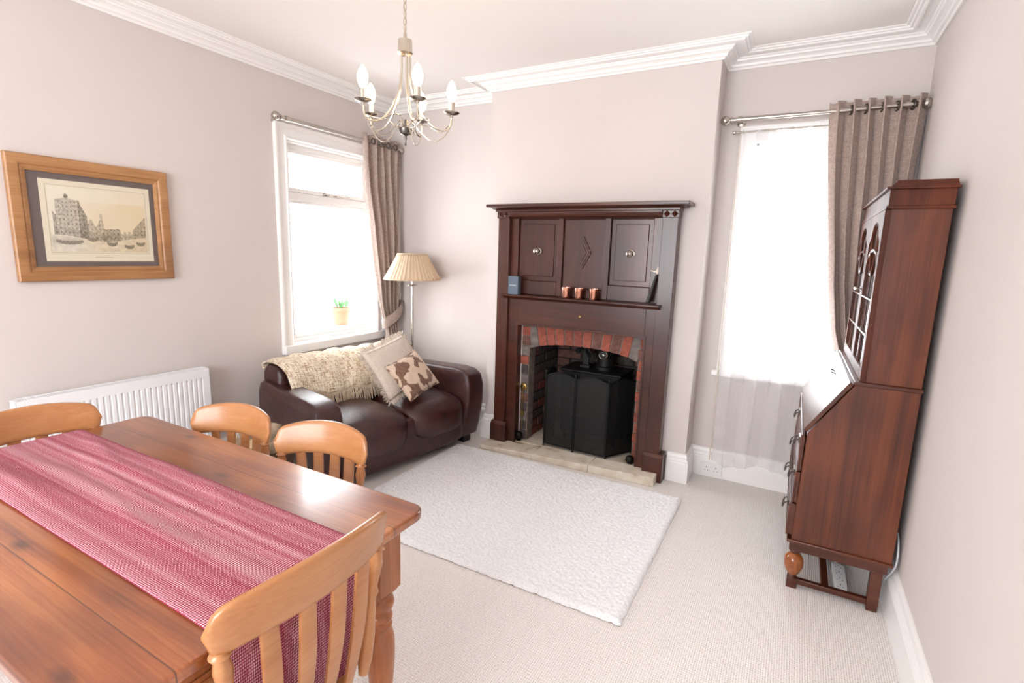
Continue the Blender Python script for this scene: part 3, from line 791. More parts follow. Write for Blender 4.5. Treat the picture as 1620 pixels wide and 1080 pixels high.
b = NB(); box(b, 1.452, 1.504, 3.0985, 3.1005, SHZ+0.065, SHZ+0.069)
for k in range(9): box(b, 1.451+k*0.006, 1.4545+k*0.006, 3.0985, 3.1005, SHZ+0.062, SHZ+0.071)
obj('printed_lettering', b, M_label, t)
# leaning dark stick with cream star end
t = thing('candle_snuffer', 'dark tapered stick with cream tip leaning at the right end of the mantel shelf', 'ornament', (2.455, 3.12, SHZ))
b = NB(); tube(b, [(2.468, 3.118, SHZ+0.012), (2.488, 3.145, 1.32), (2.505, 3.160, 1.40)], [0.017, 0.012, 0.008], 10); obj('stick', b, M_black, t, smooth=True)
b = NB(); c = Vector((2.506, 3.150, 1.412))
tube(b, [c+Vector((0, 0, -0.02)), c+Vector((0.002, 0, 0.005)), c+Vector((0.003, 0, 0.03))], [0.008, 0.010, 0.002], 8)
tube(b, [c+Vector((-0.045, 0, 0.002)), c+Vector((-0.02, 0, -0.006)), c, c+Vector((0.02, 0, 0.006)), c+Vector((0.038, 0, 0.014))], [0.002, 0.006, 0.009, 0.006, 0.002], 8)
obj('bird_tip', b, M_cream, t, smooth=True)

# stove ------------------------------------------------------------
t = thing('wood_stove', 'black cast iron wood burning stove inside the brick recess behind the fire screen', 'stove', (1.985, 3.58, 0.045))
b = NB(); box(b, 1.75, 2.22, 3.45, 3.74, 0.11, 0.60); box(b, 1.735, 2.235, 3.435, 3.75, 0.60, 0.62); obj('stove_body', b, M_stove, t, bev=0.006)
b = NB(); frame(b, 3.425, 3.45, 1.80, 2.17, 0.20, 0.56, 0.045, axis='y'); dr = obj('stove_door', b, M_stove, t, bev=0.004)
M_fglass = plain('stove_window_glass', srgb(120, 96, 84), 0.15)
b = NB(); box(b, 1.845, 2.125, 3.432, 3.44, 0.245, 0.515); obj('door_glass', b, M_fglass, dr)
b = NB(); tube(b, [(2.145, 3.424, 0.42), (2.145, 3.40, 0.42), (2.145, 3.395, 0.34)], 0.007, 8); obj('door_handle', b, M_nickel, dr, smooth=True)
for xx in (1.78, 2.19):
    for yy in (3.48, 3.71):
        b = NB(); lathe(b, [(0.015, 0.044), (0.012, 0.08), (0.02, 0.112)], 12, (xx, yy, 0)); obj('leg', b, M_stove, t, smooth=True)
b = NB(); lathe(b, [(0.062, 0.62), (0.062, 1.0)], 28, (2.05, 3.60, 0)); lathe(b, [(0.075, 0.62), (0.075, 0.645), (0.064, 0.65)], 28, (2.05, 3.60, 0)); obj('flue_pipe', b, M_stove, t, smooth=True)
g = thing('flue_thermometer', 'round silver-rimmed thermometer on the black stove flue pipe', 'thermometer', (2.05, 3.53, 0.742))
b = NB(); gx = Vector((2.052, 3.532, 0.742)); tube(b, [gx+Vector((0.032*math.cos(a), 0, 0.032*math.sin(a))) for a in [2*PI*i/24 for i in range(24)]], 0.005, 8, loop=True); obj('rim', b, M_nickel, g, smooth=True)
b = NB(); lathe(b, [(0.031, -0.012), (0.031, 0.0), (0, 0.001)], 24, gx, (0, -1, 0)); obj('dial', b, M_black, g, smooth=True)
b = NB(); lathe(b, [(0.008, 0), (0.008, 0.004), (0, 0.005)], 10, gx, (0, -1, 0)); box(b, gx.x-0.001, gx.x+0.022, gx.y-0.004, gx.y-0.002, gx.z-0.0015, gx.z+0.0015); obj('needle', b, M_nickel, g)
g = thing('stove_fan', 'small black bladed heat fan standing on top of the stove', 'fan', (1.90, 3.58, 0.62))
b = NB(); box(b, 1.86, 1.94, 3.55, 3.61, 0.62, 0.64); box(b, 1.875, 1.925, 3.572, 3.588, 0.64, 0.76); obj('fan_base', b, M_black, g, bev=0.002)
b = NB(); hub = Vector((1.90, 3.555, 0.785))
lathe(b, [(0, -0.03), (0.016, -0.028), (0.018, 0), (0.01, 0.01), (0, 0.012)], 16, hub, (0, -1, 0)); obj('hub', b, M_nickel, g, smooth=True)
for k in range(4):
    b = NB(); a = 0.5+k*PI/2; d = Vector((math.cos(a), 0, math.sin(a))); e = Vector((-math.sin(a), 0, math.cos(a)))
    pr = [(0.012, 0.008), (0.04, 0.024), (0.075, 0.028), (0.092, 0.012)]
    top = [hub+d*r+e*w+Vector((0, -0.012, 0)) for r, w in pr]; bot = [hub+d*r-e*w+Vector((0, 0.006, 0)) for r, w in pr]
    P1 = [p+Vector((0, -0.0012, 0)) for p in top+bot[::-1]]; P2 = [p+Vector((0, 0.0012, 0)) for p in top+bot[::-1]]
    ring_loft(b, [P1, P2]); obj('blade', b, M_black, g)
# fire screen --------------------------------------------------------
t = thing('fire_screen', 'black folding mesh fire screen with arched panels standing in the fireplace', 'fire screen', (2.0, 3.25, 0.045))
fp = [(1.715, 3.42), (1.725, 3.215), (1.968, 3.205), (2.222, 3.200), (2.352, 3.42)]
Z0 = 0.048
for i in range(4):
    a, c = Vector(fp[i]), Vector(fp[i+1]); L = (c-a).length; d = (c-a).normalized()
    a = a+d*0.006; L -= 0.012
    top = lambda s: 0.60+0.035*math.sin(PI*s)
    P = lambda s, z: Vector((a.x+d.x*L*s, a.y+d.y*L*s, z))
    b = NB()
    path = [P(0, Z0+0.02)]+[P(0, 0.3), P(0, 0.60)]+[P(k/10, top(k/10)) for k in range(1, 10)]+[P(1, 0.60), P(1, 0.3), P(1, Z0+0.02)]
    tube(b, path, 0.006, 8, loop=True)
    fr = obj('screen_frame', b, M_iron, t, smooth=True)
    b = NB(); uvl = b.loops.layers.uv.new('UVMap'); n = 12
    for k in range(n):
        s0, s1_ = k/n, (k+1)/n
        vs = [b.verts.new(P(s0, Z0+0.02)), b.verts.new(P(s1_, Z0+0.02)), b.verts.new(P(s1_, top(s1_))), b.verts.new(P(s0, top(s0)))]
        f = b.faces.new(vs)
        for lp, (uu, vv_) in zip(f.loops, ((s0*L, 0), (s1_*L, 0), (s1_*L, top(s1_)), (s0*L, top(s0)))): lp[uvl].uv = (uu, vv_)
    obj('mesh_panel', b, M_mesh, fr)
for i in range(5):
    b = NB(); x, y = fp[i]
    lathe(b, [(0.008, Z0), (0.006, Z0+0.012), (0.006, 0.61), (0.009, 0.615), (0.005, 0.622), (0.009, 0.632), (0.006, 0.642), (0, 0.645)], 12, (x, y, 0)); obj('post', b, M_iron, t, smooth=True)
# poker and ball
t = thing('fire_poker', 'slender brass poker with a round rosette hanging on the left brick pier', 'poker', (1.525, 3.22, 0.3))
b = NB(); tube(b, [(1.526, 3.224, 0.14), (1.526, 3.224, 0.46)], 0.0035, 8); box(b, 1.512, 1.540, 3.219, 3.228, 0.245, 0.285); obj('rod', b, M_brass, t, smooth=True)
b = NB(); lathe(b, [(0.026, 0), (0.028, 0.004), (0.016, 0.008), (0.012, 0.014), (0, 0.016)], 20, (1.526, 3.236, 0.475), (0, -1, 0)); obj('rosette', b, M_brass, t, smooth=True)
for nm, px, lab in (('fire_dog', 1.512, 'small round black iron fire dog on the hearth against the left plinth'), ('fire_dog', 2.40, 'small black iron fire dog at the right foot of the brick opening')):
    b = NB(); r = 0.03; c = Vector((px, 3.208, 0.045))
    lathe(b, [(0.018, 0), (0.02, 0.008), (0.010, 0.014)]+[(r*math.sin(a), 0.014+r-r*math.cos(a)) for a in [0.35+i*0.25 for i in range(12)]], 18, c)
    tag(obj(nm, b, M_iron, smooth=True), lab, 'fire dog')

# ================================================================== RUG
RX_0, RX_1, RY_0, RY_1 = 1.115, 2.815, 1.665, 2.945
b = NB(); nx, ny = 300, 226
grid = []
for j in range(ny+1):
    row = []
    for i in range(nx+1):
        x = RX_0+(RX_1-RX_0)*i/nx; y = RY_0+(RY_1-RY_0)*j/ny
        e = min(i, nx-i, j*1.0, ny-j)/3.0; e = min(1, e)
        h = 0.021+0.007*mnoise.noise(Vector((x*70, y*70, 0)))+0.004*mnoise.noise(Vector((x*150, y*150, 3)))
        h += -0.004*math.exp(-((math.sin((x-0.1*y)*2*PI/0.21))/0.12)**2)
        dx = 0.006*mnoise.noise(Vector((x*40, y*40, 7))); dy = 0.006*mnoise.noise(Vector((x*40, y*40, 9)))
        row.append(b.verts.new((x+dx, y+dy, 0.003+h*math.sqrt(e))))
    grid.append(row)
for j in range(ny):
    for i in range(nx): b.faces.new((grid[j][i], grid[j][i+1], grid[j+1][i+1], grid[j+1][i]))
rug = tag(obj('shag_rug', b, M_rug, smooth=True, angle=180), 'cream shaggy rectangular rug on the carpet in front of the hearth', 'rug')
b = NB(); box(b, RX_0+0.004, RX_1-0.004, RY_0+0.004, RY_1-0.004, 0.0005, 0.004); obj('rug_backing', b, M_basket, rug)

# ================================================================== SOFA
rz = -math.radians(9.0)
sofa = thing('leather_sofa', 'dark brown leather two-seater sofa standing under the left window', 'sofa', (0.925, 1.72, 0), rz)
sofa.scale = (0.94, 1, 1)
SR = Matrix.Rotation(rz, 3, 'Z'); SL = Vector((0.925, 1.72, 0))
def S(x, y, z): return SR @ Vector((x, y, z))+SL     # sofa local -> world
LEN = 1.45
def ob(name, bm, mat, parent, **kw): return obj(name, bm, mat, parent, local=True, **kw)
def arm(ya, yb, sgn):
    prof = [(0.0, 0.055), (0.045, 0.2), (0.075, 0.36), (0.08, 0.49), (0.055, 0.565), (0.0, 0.595), (-0.10, 0.605), (-0.42, 0.600), (-0.56, 0.598), (-0.66, 0.600), (-0.75, 0.600), (-0.80, 0.590), (-0.825, 0.55), (-0.825, 0.055)]
    cxp, czp = -0.40, 0.32
    rings = []; yc = (ya+yb)/2; hw = (yb-ya)/2
    for k in range(13):
        tt = -1+2*k/12; infl = (1-abs(tt)**5)**(1/5) if abs(tt) < 1 else 0
        s = 0.90+0.10*infl
        ring = []
        for (x, z) in prof:
            sh = s if z > 0.1 else 1
            zz = z if z < 0.1 else z-(1-s)*0.5
            ring.append((cxp+(x-cxp)*(1-(1-sh)*0.5), yc-sgn*(0.15 if sgn > 0 else 0.11)*max(0, -x-0.12)+hw*tt*(1.0+0.10*math.sin(PI*min(1, max(0, z/0.6)))*(1 if sgn*tt > 0 else 0.1)), zz))
        rings.append(ring)
    b = NB(); ring_loft(b, rings); return b
ob('arm', arm(0.0, 0.185, -1), M_leather, sofa, bev=0.03, bseg=4, angle=60)
ob('arm', arm(LEN-0.185, LEN, 1), M_leather, sofa, bev=0.03, bseg=4, angle=60)
b = NB(); box(b, -0.80, 0.0, 0.17, LEN-0.17, 0.05, 0.24); ob('seat_base', b, M_leather, sofa, bev=0.02, bseg=3)
b = NB(); prism(b, [(-0.83, 0.06), (-0.62, 0.06), (-0.58, 0.64), (-0.61, 0.695), (-0.68, 0.712), (-0.77, 0.708), (-0.82, 0.67)], 'y', 0.115, LEN-0.17); ob('back_frame', b, M_leather, sofa, bev=0.035, bseg=4, angle=60)
for k in range(2):
    yc = 0.455+k*0.54
    b = NB(); sbox(b, (-0.26, yc, 0.315), (0.335, 0.272, 0.115), 4.2, 18, crown=0.026,
                   fn=lambda w: Vector((w.x+(0.03 if w.x > 0.2 else 0), w.y, w.z-(0.05*((w.x-0.12)/0.2)**2 if w.x > 0.12 else 0)-0.004*math.sin(w.y*30)*0.3)))
    ob('seat_cushion', b, M_leather, sofa, smooth=True, angle=180)
    b = NB(); Mx = Matrix.Rotation(math.radians(-12), 3, 'Y')
    sbox(b, (-0.555, yc, 0.535), (0.09, 0.268, 0.150), 4.5, 14, M=Mx); ob('back_cushion', b, M_leather, sofa, smooth=True, angle=180)
b = NB(); sbox(b, (-0.03, LEN/2, 0.20), (0.075, (LEN-0.36)/2, 0.15), 8, 14); ob('front_panel', b, M_leather, sofa, smooth=True, angle=180)
for xx in (-0.06, -0.78):
    for yy in (0.09, LEN-0.09):
        b = NB(); prism(b, [(xx-0.04, yy-0.04), (xx+0.04, yy-0.04), (xx+0.04, yy+0.04), (xx-0.04, yy+0.04)], 'z', 0.0, 0.062); ob('foot', b, M_rubber, sofa)
# throw ---------------------------------------------------------------
t = thing('throw_blanket', 'oatmeal tweed throw with a tasselled fringe draped over the sofa back', 'blanket', S(-0.658, 0.5, 0.8), rz)
t.scale = (0.94, 1, 1)
TL = S(-0.7, 0.5, 0.8)
def S2(x, y, z): return (x+0.7, y-0.5, z-0.8)
path = smooth_path([(-0.832, 0, 0.655), (-0.842, 0, 0.68), (-0.825, 0, 0.705), (-0.77, 0, 0.728), (-0.66, 0, 0.732), (-0.57, 0, 0.715), (-0.505, 0, 0.665), (-0.458, 0, 0.59), (-0.425, 0, 0.520)], 6)
b = NB(); rows = []; NYT = 70; y_a, y_b = 0.130, 1.12
for i, p in enumerate(path):
    row = []
    s = i/(len(path)-1)
    for j in range(NYT+1):
        u = j/NYT; y = y_a+(y_b-y_a)*u
        low = ease((0.26-y)/0.18)       # over the near arm end the back drops
        z = p.z+0.012-0.020*low*(1 if s > 0.2 else 0)+0.08*low*max(0, s-0.65)/0.35+0.008*math.sin(y*19+s*3)*s+0.006*math.sin(y*43)
        x = p.x+0.007*math.sin(y*25+s*4)+0.010*mnoise.noise(Vector((y*9, s*5, 0)))
        z += (0.02*math.sin(y*7+1.0))*max(0, s-0.6)
        row.append(b.verts.new(S2(x+0.004, y+0.012*s*math.sin(p.z*9), z)))
    rows.append(row)
for i in range(len(rows)-1):
    for j in range(NYT): b.faces.new((rows[i][j], rows[i][j+1], rows[i+1][j+1], rows[i+1][j]))
last = [Vector(v.co) for v in rows[-1]]
o = ob('woven_panel', b, M_throw, t, smooth=True, angle=180); sd = o.modifiers.new('s', 'SOLIDIFY'); sd.thickness = 0.009; sd.offset = 1
b = NB(); rng = random.Random(11)
for j in range(0, NYT):
    for h in (0.0, 0.5):
        p = last[j].lerp(last[j+1], h); dy = rng.uniform(-0.010, 0.010); ln = rng.uniform(0.085, 0.115)
        pts = [p+Vector((0.004, 0, 0.004)), p+Vector((0.012, dy*0.3, -0.02)), p+Vector((0.018+rng.random()*0.01, dy, -ln*0.6)), p+Vector((0.024+rng.random()*0.012, dy*1.8, -ln))]
        tube(b, pts, [0.0045, 0.0035, 0.0042, 0.003], 5)
o = ob('fringe', b, M_fringe, t, smooth=True); o['kind'] = 'stuff'
# cushions ------------------------------------------------------------
def pillow(name, label, c, U, V, hu, hv, th, mat, fringe=None, seam=None):
    c = Vector(c); U = Vector(U).normalized(); V = Vector(V); V = (V-U*V.dot(U)).normalized(); Nn = U.cross(V)
    if Nn.x < 0: Nn = -Nn
    t = thing(name, label, 'cushion', c)
    n = 26
    bm = NB(); uvl = None
    def P(u, v, s):
        pin = 1-0.07*(1-abs(u)**2)*(abs(v)**3)-0.0
        e = (max(0, 1-u**2)*max(0, 1-v**2))**0.42
        uu = u*(1-0.06*(1-v*v)*abs(u)**2); vv = v*(1-0.06*(1-u*u)*abs(v)**2)
        w = 0.006*mnoise.noise(Vector((u*3, v*3, s)))
        return U*uu*hu+V*vv*hv+Nn*s*(th*e+w*e)
    sides = []
    for s in (1, -1):
        g = [[None]*(n+1) for _ in range(n+1)]
        for i in range(n+1):
            for j in range(n+1):
                if s == -1 and (i in (0, n) or j in (0, n)): g[i][j] = sides[0][i][j]
                else: g[i][j] = bm.verts.new(P(2*i/n-1, 2*j/n-1, s))
        sides.append(g)
        for i in range(n):
            for j in range(n): bm.faces.new((g[i][j], g[i+1][j], g[i+1][j+1], g[i][j+1]))
    ob('cushion_cover', bm, mat, t, smooth=True, angle=180)
    b = NB(); rng = random.Random(5)
    edge = []
    m_ = 44
    for k in range(m_): edge.append((-1+2*k/m_, -1))
    for k in range(m_): edge.append((1, -1+2*k/m_))
    for k in range(m_): edge.append((1-2*k/m_, 1))
    for k in range(m_): edge.append((-1, 1-2*k/m_))
    if fringe:
        for (u, v) in edge:
            for q in range(2):
                p = P(u, v, 1); d = U*u*(abs(u) == 1)+V*v*(abs(v) == 1); d.normalize()
                tt = U.cross(V)*rng.uniform(-0.012, 0.012)+(U+V)*rng.uniform(-0.008, 0.008)
                tube(b, [p, p+d*fringe*0.6+tt*0.5, p+d*fringe+tt], [0.004, 0.0035, 0.0025], 4)
        o = ob('fringe', b, M_cream, t, smooth=True); o['kind'] = 'stuff'
        b = NB(); q = 0.90
        pts = [P(u*q, v*q, 1)+Nn*0.001 for (u, v) in edge]; tube(b, pts, 0.0035, 5, loop=True); ob('stitched_border', b, MATS['cream_linen'], t, smooth=True)
    else:
        pts = [P(u, v, 1) for (u, v) in edge]; tube(b, pts, 0.004, 6, loop=True); ob('piping', b, mat, t, smooth=True)
    return t
pillow('cushion', 'cream linen cushion with a ruffled fringe leaning on the sofa back', (0.800, 2.60, 0.655), (-0.06, 0.96, 0.16), (0.52, 0.10, -0.85), 0.235, 0.195, 0.062, M_cream, fringe=0.034)
pillow('cushion', 'brown and beige leaf-patterned cushion propped against the cream cushion', (0.925, 2.635, 0.600), (-0.06, 0.96, 0.17), (0.62, 0.10, -0.78), 0.178, 0.152, 0.055, M_leafy)

# ================================================================== FLOOR LAMP
LX, LY = 0.455, 3.195
t = thing('floor_lamp', 'slim nickel floor lamp with a pleated beige shade in the corner behind the sofa', 'floor lamp', (LX, LY, 0))
b = NB(); lathe(b, [(0.0, 0), (0.11, 0), (0.11, 0.012), (0.04, 0.022), (0.014, 0.034), (0, 0.034)], 32, (LX, LY, 0)); obj('base', b, M_nickel, t, smooth=True)
b = NB(); lathe(b, [(0.011, 0.03), (0.011, 1.19), (0.014, 1.192), (0.044, 1.198), (0.046, 1.205), (0.012, 1.209), (0.011, 1.23), (0.011, 1.31)], 20, (LX, LY, 0)); obj('pole', b, M_nickel, t, smooth=True)
b = NB(); seg = 150; r0, r1, za, zb = 0.236, 0.122, 1.252, 1.462
rings = []
for k in range(9):
    s = k/8; r = r0+(r1-r0)*s+0.012*s*(1-s)*-1; ring = []
    for i in range(seg):
        a = 2*PI*i/seg; rr = r+0.0045*math.sin(a*42)+0.0018*math.sin(a*31+s*2)
        ring.append((LX+rr*math.cos(a), LY+rr*math.sin(a), za+(zb-za)*s))
    rings.append(ring)
ring_loft(b, rings, False); o = obj('lamp_shade', b, M_shade, t, smooth=True, angle=180); sd = o.modifiers.new('s', 'SOLIDIFY'); sd.thickness = 0.002
b = NB()
for zz, r in ((za, r0), (zb, r1)): tube(b, [(LX+r*math.cos(2*PI*i/48), LY+r*math.sin(2*PI*i/48), zz) for i in range(48)], 0.0042, 6, loop=True)
obj('shade_trim', b, M_shade, o, smooth=True)

# ================================================================== RADIATOR
t = thing('radiator', 'white panel radiator mounted on the left wall below the framed picture', 'radiator', (0.06, 1.18, 0.12))
ry0, ry1, rz0, rz1 = 0.715, 1.645, 0.13, 0.722
b = NB(); npit = 30; prof = []
pw = (ry1-ry0-0.06)/npit
def face_rows():
    ys = [(ry0, 0), (ry0+0.028, 0)]
    for k in range(npit):
        y = ry0+0.03+k*pw
        ys += [(y+pw*0.05, 0), (y+pw*0.18, 1), (y+pw*0.42, 1), (y+pw*0.55, 0)]
    ys += [(ry1-0.02, 0), (ry1, 0)]; return ys
ys = face_rows(); zs = [(rz0, 0), (rz0+0.05, 0), (rz0+0.062, 1), (rz1-0.067, 1), (rz1-0.055, 0), (rz1, 0)]
G = [[b.verts.new((0.1-0.0055*fy*fz, y, z)) for (z, fz) in zs] for (y, fy) in ys]
for i in range(len(ys)-1):
    for j in range(len(zs)-1): b.faces.new((G[i][j], G[i+1][j], G[i+1][j+1], G[i][j+1]))
obj('front_panel', b, M_rad, t, smooth=True, angle=20)
b = NB()
box(b, 0.03, 0.1, ry0, ry0+0.004, rz0, rz1); box(b, 0.03, 0.1, ry1-0.004, ry1, rz0, rz1); box(b, 0.028, 0.036, ry0, ry1, rz0, rz1-0.01)
box(b, 0.09, 0.1005, ry0, ry1, rz1-0.004, rz1+0.001); box(b, 0.028, 0.036, ry0, ry1, rz1-0.02, rz1+0.001)
for yy in (ry0, ry1-0.02): box(b, 0.03, 0.1, yy, yy+0.02, rz1-0.004, rz1+0.001)
obj('casing', b, M_rad, t, bev=0.0015)
b = NB()
n = 72
for k in range(n):
    y = ry0+0.022+(ry1-ry0-0.044)*k/n; box(b, 0.036, 0.09, y, y+0.005, rz1-0.006, rz1-0.001)
for xx in (0.05, 0.063, 0.076): box(b, xx-0.002, xx+0.002, ry0+0.02, ry1-0.02, rz1-0.006, rz1-0.001)
obj('top_grille', b, M_rad, t)
for zz in (rz0+0.05, rz1-0.06):
    b = NB(); lathe(b, [(0.012, 0.0), (0.012, 0.012), (0.006, 0.014), (0, 0.014)], 12, (0.065, ry0, zz), (0, -1, 0)); obj('plug', b, M_darknickel, t, smooth=True)
for yy, ye in ((ry0-0.012, ry0), (ry1+0.02, ry1)):
    b = NB(); tube(b, [(0.065, yy, 0.0), (0.065, yy, rz0+0.028), (0.065, ye, rz0+0.03)], 0.008, 10); obj('pipe', b, M_rad, t, smooth=True)
for yy in (0.95, 1.42):
    b = NB(); box(b, 0.001, 0.03, yy, yy+0.03, rz0+0.1, rz1-0.06); obj('bracket', b, M_rad, t)

# ================================================================== PICTURE
t = thing('framed_picture', 'framed antique canal print in a wide light wood frame on the left wall', 'picture', (0.0, 1.167, 1.588))
py0, py1, pz0, pz1 = 0.813, 1.522, 1.285, 1.893
b = NB(); cy, cz = (py0+py1)/2, (pz0+pz1)/2
prof = [(0.0, 0.002), (0.0, 0.026), (0.006, 0.032), (0.030, 0.034), (0.046, 0.030), (0.052, 0.022), (0.058, 0.024), (0.066, 0.020), (0.074, 0.016), (0.074, 0.006), (0.06, 0.002)]
rings = []
for (sy, sz) in ((-1, -1), (1, -1), (1, 1), (-1, 1)):
    Y = py1 if sy > 0 else py0; Z = pz1 if sz > 0 else pz0
    rings.append([(h, Y-sy*w, Z-sz*w) for w, h in prof])
ring_loft(b, rings, False, loop=True)
obj('wooden_frame', b, M_frame, t, bev=0.001)
b = NB(); box(b, 0.006, 0.0095, py0+0.07, py1-0.07, pz0+0.07, pz1-0.07); obj('mount_board', b, M_mount, t)
b = NB(); qy0, qy1, qz0, qz1 = 0.932, 1.424, 1.385, 1.788
box(b, 0.0095, 0.0105, qy0, qy1, qz0, qz1); obj('paper', b, M_paper, t)
# engraving drawn as a colour attribute
IW, IH = 230, 160
def engraving(u, v):
    """u 0..1 left-right, v 0..1 bottom-top -> sepia colour"""
    n = lambda s, k=0: mnoise.noise(Vector((u*s, v*s*0.75, k)))
    base = Vector((0.80, 0.68, 0.47)).lerp(Vector((0.84, 0.79, 0.66)), min(1, max(0, 1.2-1.5*u+0.5*n(3))))
    if v > 0.8: base = base.lerp(Vector((0.85, 0.80, 0.66)), 0.5)
    ink = 0.0
    water = 0.27-0.10*math.exp(-((u-0.55)/0.3)**2)
    bld = 0
    # big palazzo left with a steep right side
    def B(x0, x1, top): return x0 <= u <= x1 and water-0.02 < v < top
    if B(0.03, 0.13, 0.62+0.05*math.sin(u*90)): bld = 0.45
    if B(0.06, 0.30, 0.84-0.04*abs(u-0.17)*8): bld = 0.30
    if B(0.28, 0.36, 0.82-(u-0.28)*3.2): bld = 0.55
    if abs(u-0.17) < 0.02 and 0.84 < v < 0.90-abs(u-0.17): bld = 0.7
    if B(0.36, 0.52, 0.47-0.06*math.sin(u*60)): bld = max(bld, 0.28)
    if abs(u-0.505) < 0.012 and 0.4 < v < 0.62: bld = 0.22
    if B(0.52, 0.70, 0.36+0.03*math.sin(u*40)): bld = max(bld, 0.42)
    if B(0.70, 0.86, 0.30+0.08*(u-0.70)+0.04*(math.sin(u*120) > 0)): bld = max(bld, 0.22)
    if B(0.84, 0.99, 0.38+(u-0.84)*1.5): bld = max(bld, 0.35)
    # bridge
    if 0.50 < u < 0.70 and water < v < 0.33+0.05*math.cos((u-0.6)*14): bld = max(bld, 0.4)
    if bld:
        wx, wz = (u*26) % 1, (v*15) % 1
        ink = bld+0.10+0.26*n(38)+0.20*n(90, 3)
        if 0.35 < wx < 0.62 and 0.3 < wz < 0.75: ink += 0.30
        if v < water+0.12: ink += 0.10
    if v < water:
        ink = 0.10+0.16*n(22)+0.12*(math.sin(v*260) > 0.2)*0.5
        if u < 0.28: ink += 0.25*max(0, 1-abs(v-0.16)/0.1)
    for (bx_, bz_, bw) in ((0.17, 0.145, 0.13), (0.40, 0.20, 0.06), (0.60, 0.13, 0.055), (0.79, 0.09, 0.055), (0.92, 0.14, 0.05), (0.52, 0.22, 0.03)):
        du = (u-bx_)/bw
        if abs(du) < 1 and bz_-0.035*(1-du*du) < v < bz_+0.025+0.02*du*du: ink = max(ink, 0.75+0.2*n(60))
    if 0.36 < u < 0.362+0.004 and 0.2 < v < 0.42: ink = 0.6
    ink = max(0, min(0.92, ink+0.05*n(120, 5)))
    c = base.lerp(Vector((0.12, 0.095, 0.07)), ink)
    return c
b = NB(); cl = b.loops.layers.float_color.new('ink')
ey0, ey1, ez0, ez1 = 0.962, 1.396, 1.434, 1.756
V = [[b.verts.new((0.0112, ey0+(ey1-ey0)*i/IW, ez0+(ez1-ez0)*j/IH)) for j in range(IH+1)] for i in range(IW+1)]
for i in range(IW):
    for j in range(IH):
        f = b.faces.new((V[i][j], V[i+1][j], V[i+1][j+1], V[i][j+1])); c = engraving((i+0.5)/IW, (j+0.5)/IH)
        for lp in f.loops: lp[cl] = (c.x, c.y, c.z, 1)
tt = NT('engraving_print'); at = tt.n('Attribute'); at.attribute_name = 'ink'; tt.l(at.outputs['Color'], tt.b.inputs['Base Color']); setb(tt.b, Roughness=0.9)
pr = obj('engraving', b, tt.m, t)
b = NB()
for (a, c, d, e) in ((0.956, 1.402, 1.427, 1.4285), (0.956, 1.402, 1.7615, 1.763), (0.956, 0.9572, 1.427, 1.763), (1.4008, 1.402, 1.427, 1.763)): box(b, 0.0105, 0.0113, a, c, d, e)
for k in range(8): box(b, 0.0105, 0.0113, 1.14+k*0.01, 1.146+k*0.01, 1.405, 1.4085)
obj('plate_line', b, plain('faint_ink', srgb(176, 164, 140), 0.9), t)
b = NB(); box(b, 0.0135, 0.0150, py0+0.068, py1-0.068, pz0+0.068, pz1-0.068); obj('picture_glass', b, M_glass, t)

# ================================================================== SOCKET
t = thing('wall_socket', 'white double wall socket mounted on the skirting board under the right window', 'socket', (2.913, YB-0.03, 0.05))
b = NB(); box(b, 2.84, 2.986, YB-0.037, YB-0.027, 0.018, 0.104); obj('face_plate', b, M_plastic, t, bev=0.003)
for k, cx in enumerate((2.885, 2.945)):
    b = NB(); yy = YB-0.038
    box(b, cx-0.002, cx+0.002, yy, yy+0.002, 0.066, 0.075); box(b, cx-0.013, cx-0.007, yy, yy+0.002, 0.047, 0.051); box(b, cx+0.007, cx+0.013, yy, yy+0.002, 0.047, 0.051)
    obj('pin_holes', b, M_black, t)
    b = NB(); sx = 2.858 if k == 0 else 2.970
    box(b, sx-0.005, sx+0.005, YB-0.041, YB-0.036, 0.075, 0.091); obj('switch', b, M_plastic, t, bev=0.001)

# ================================================================== BUREAU BOOKCASE
t = thing('bureau_bookcase', 'tall dark oak bureau bookcase with glazed doors and bulbous legs against the right wall', 'bureau', (3.6, 2.78, 0))
BY0, BY1 = 2.33, 3.235
b = NB()
XBK = 3.782
prism(b, [(3.402, 0.24), (XBK, 0.24), (XBK, 0.995), (3.560, 0.995), (3.410, 0.752)], 'y', BY0, BY1); body = obj('bureau_body', b, M_oak, t, bev=0.003)
b = NB(); box(b, 3.552, XBK+0.004, BY0-0.008, BY1+0.008, 0.993, 1.010); obj('waist_moulding', b, M_oaky, t, bev=0.004)
b = NB(); box(b, 3.592, XBK, BY0+0.004, BY1-0.004, 1.010, 1.72); obj('bookcase_body', b, M_oak, t, bev=0.002)
b = NB()
box(b, 3.572, XBK+0.006, BY0-0.010, BY1+0.010, 1.715, 1.727); box(b, 3.578, XBK+0.002, BY0-0.004, BY1+0.004, 1.727, 1.79)
box(b, 3.566, XBK+0.010, BY0-0.016, BY1+0.016, 1.790, 1.800)
for k in range(3):
    box(b, 3.582+0.008*k, XBK+0.006, BY0-0.004+0.012*k, BY1+0.004-0.012*k, 1.800+0.009*k, 1.809+0.009*k)
obj('cornice', b, M_oakf, t, bev=0.002)
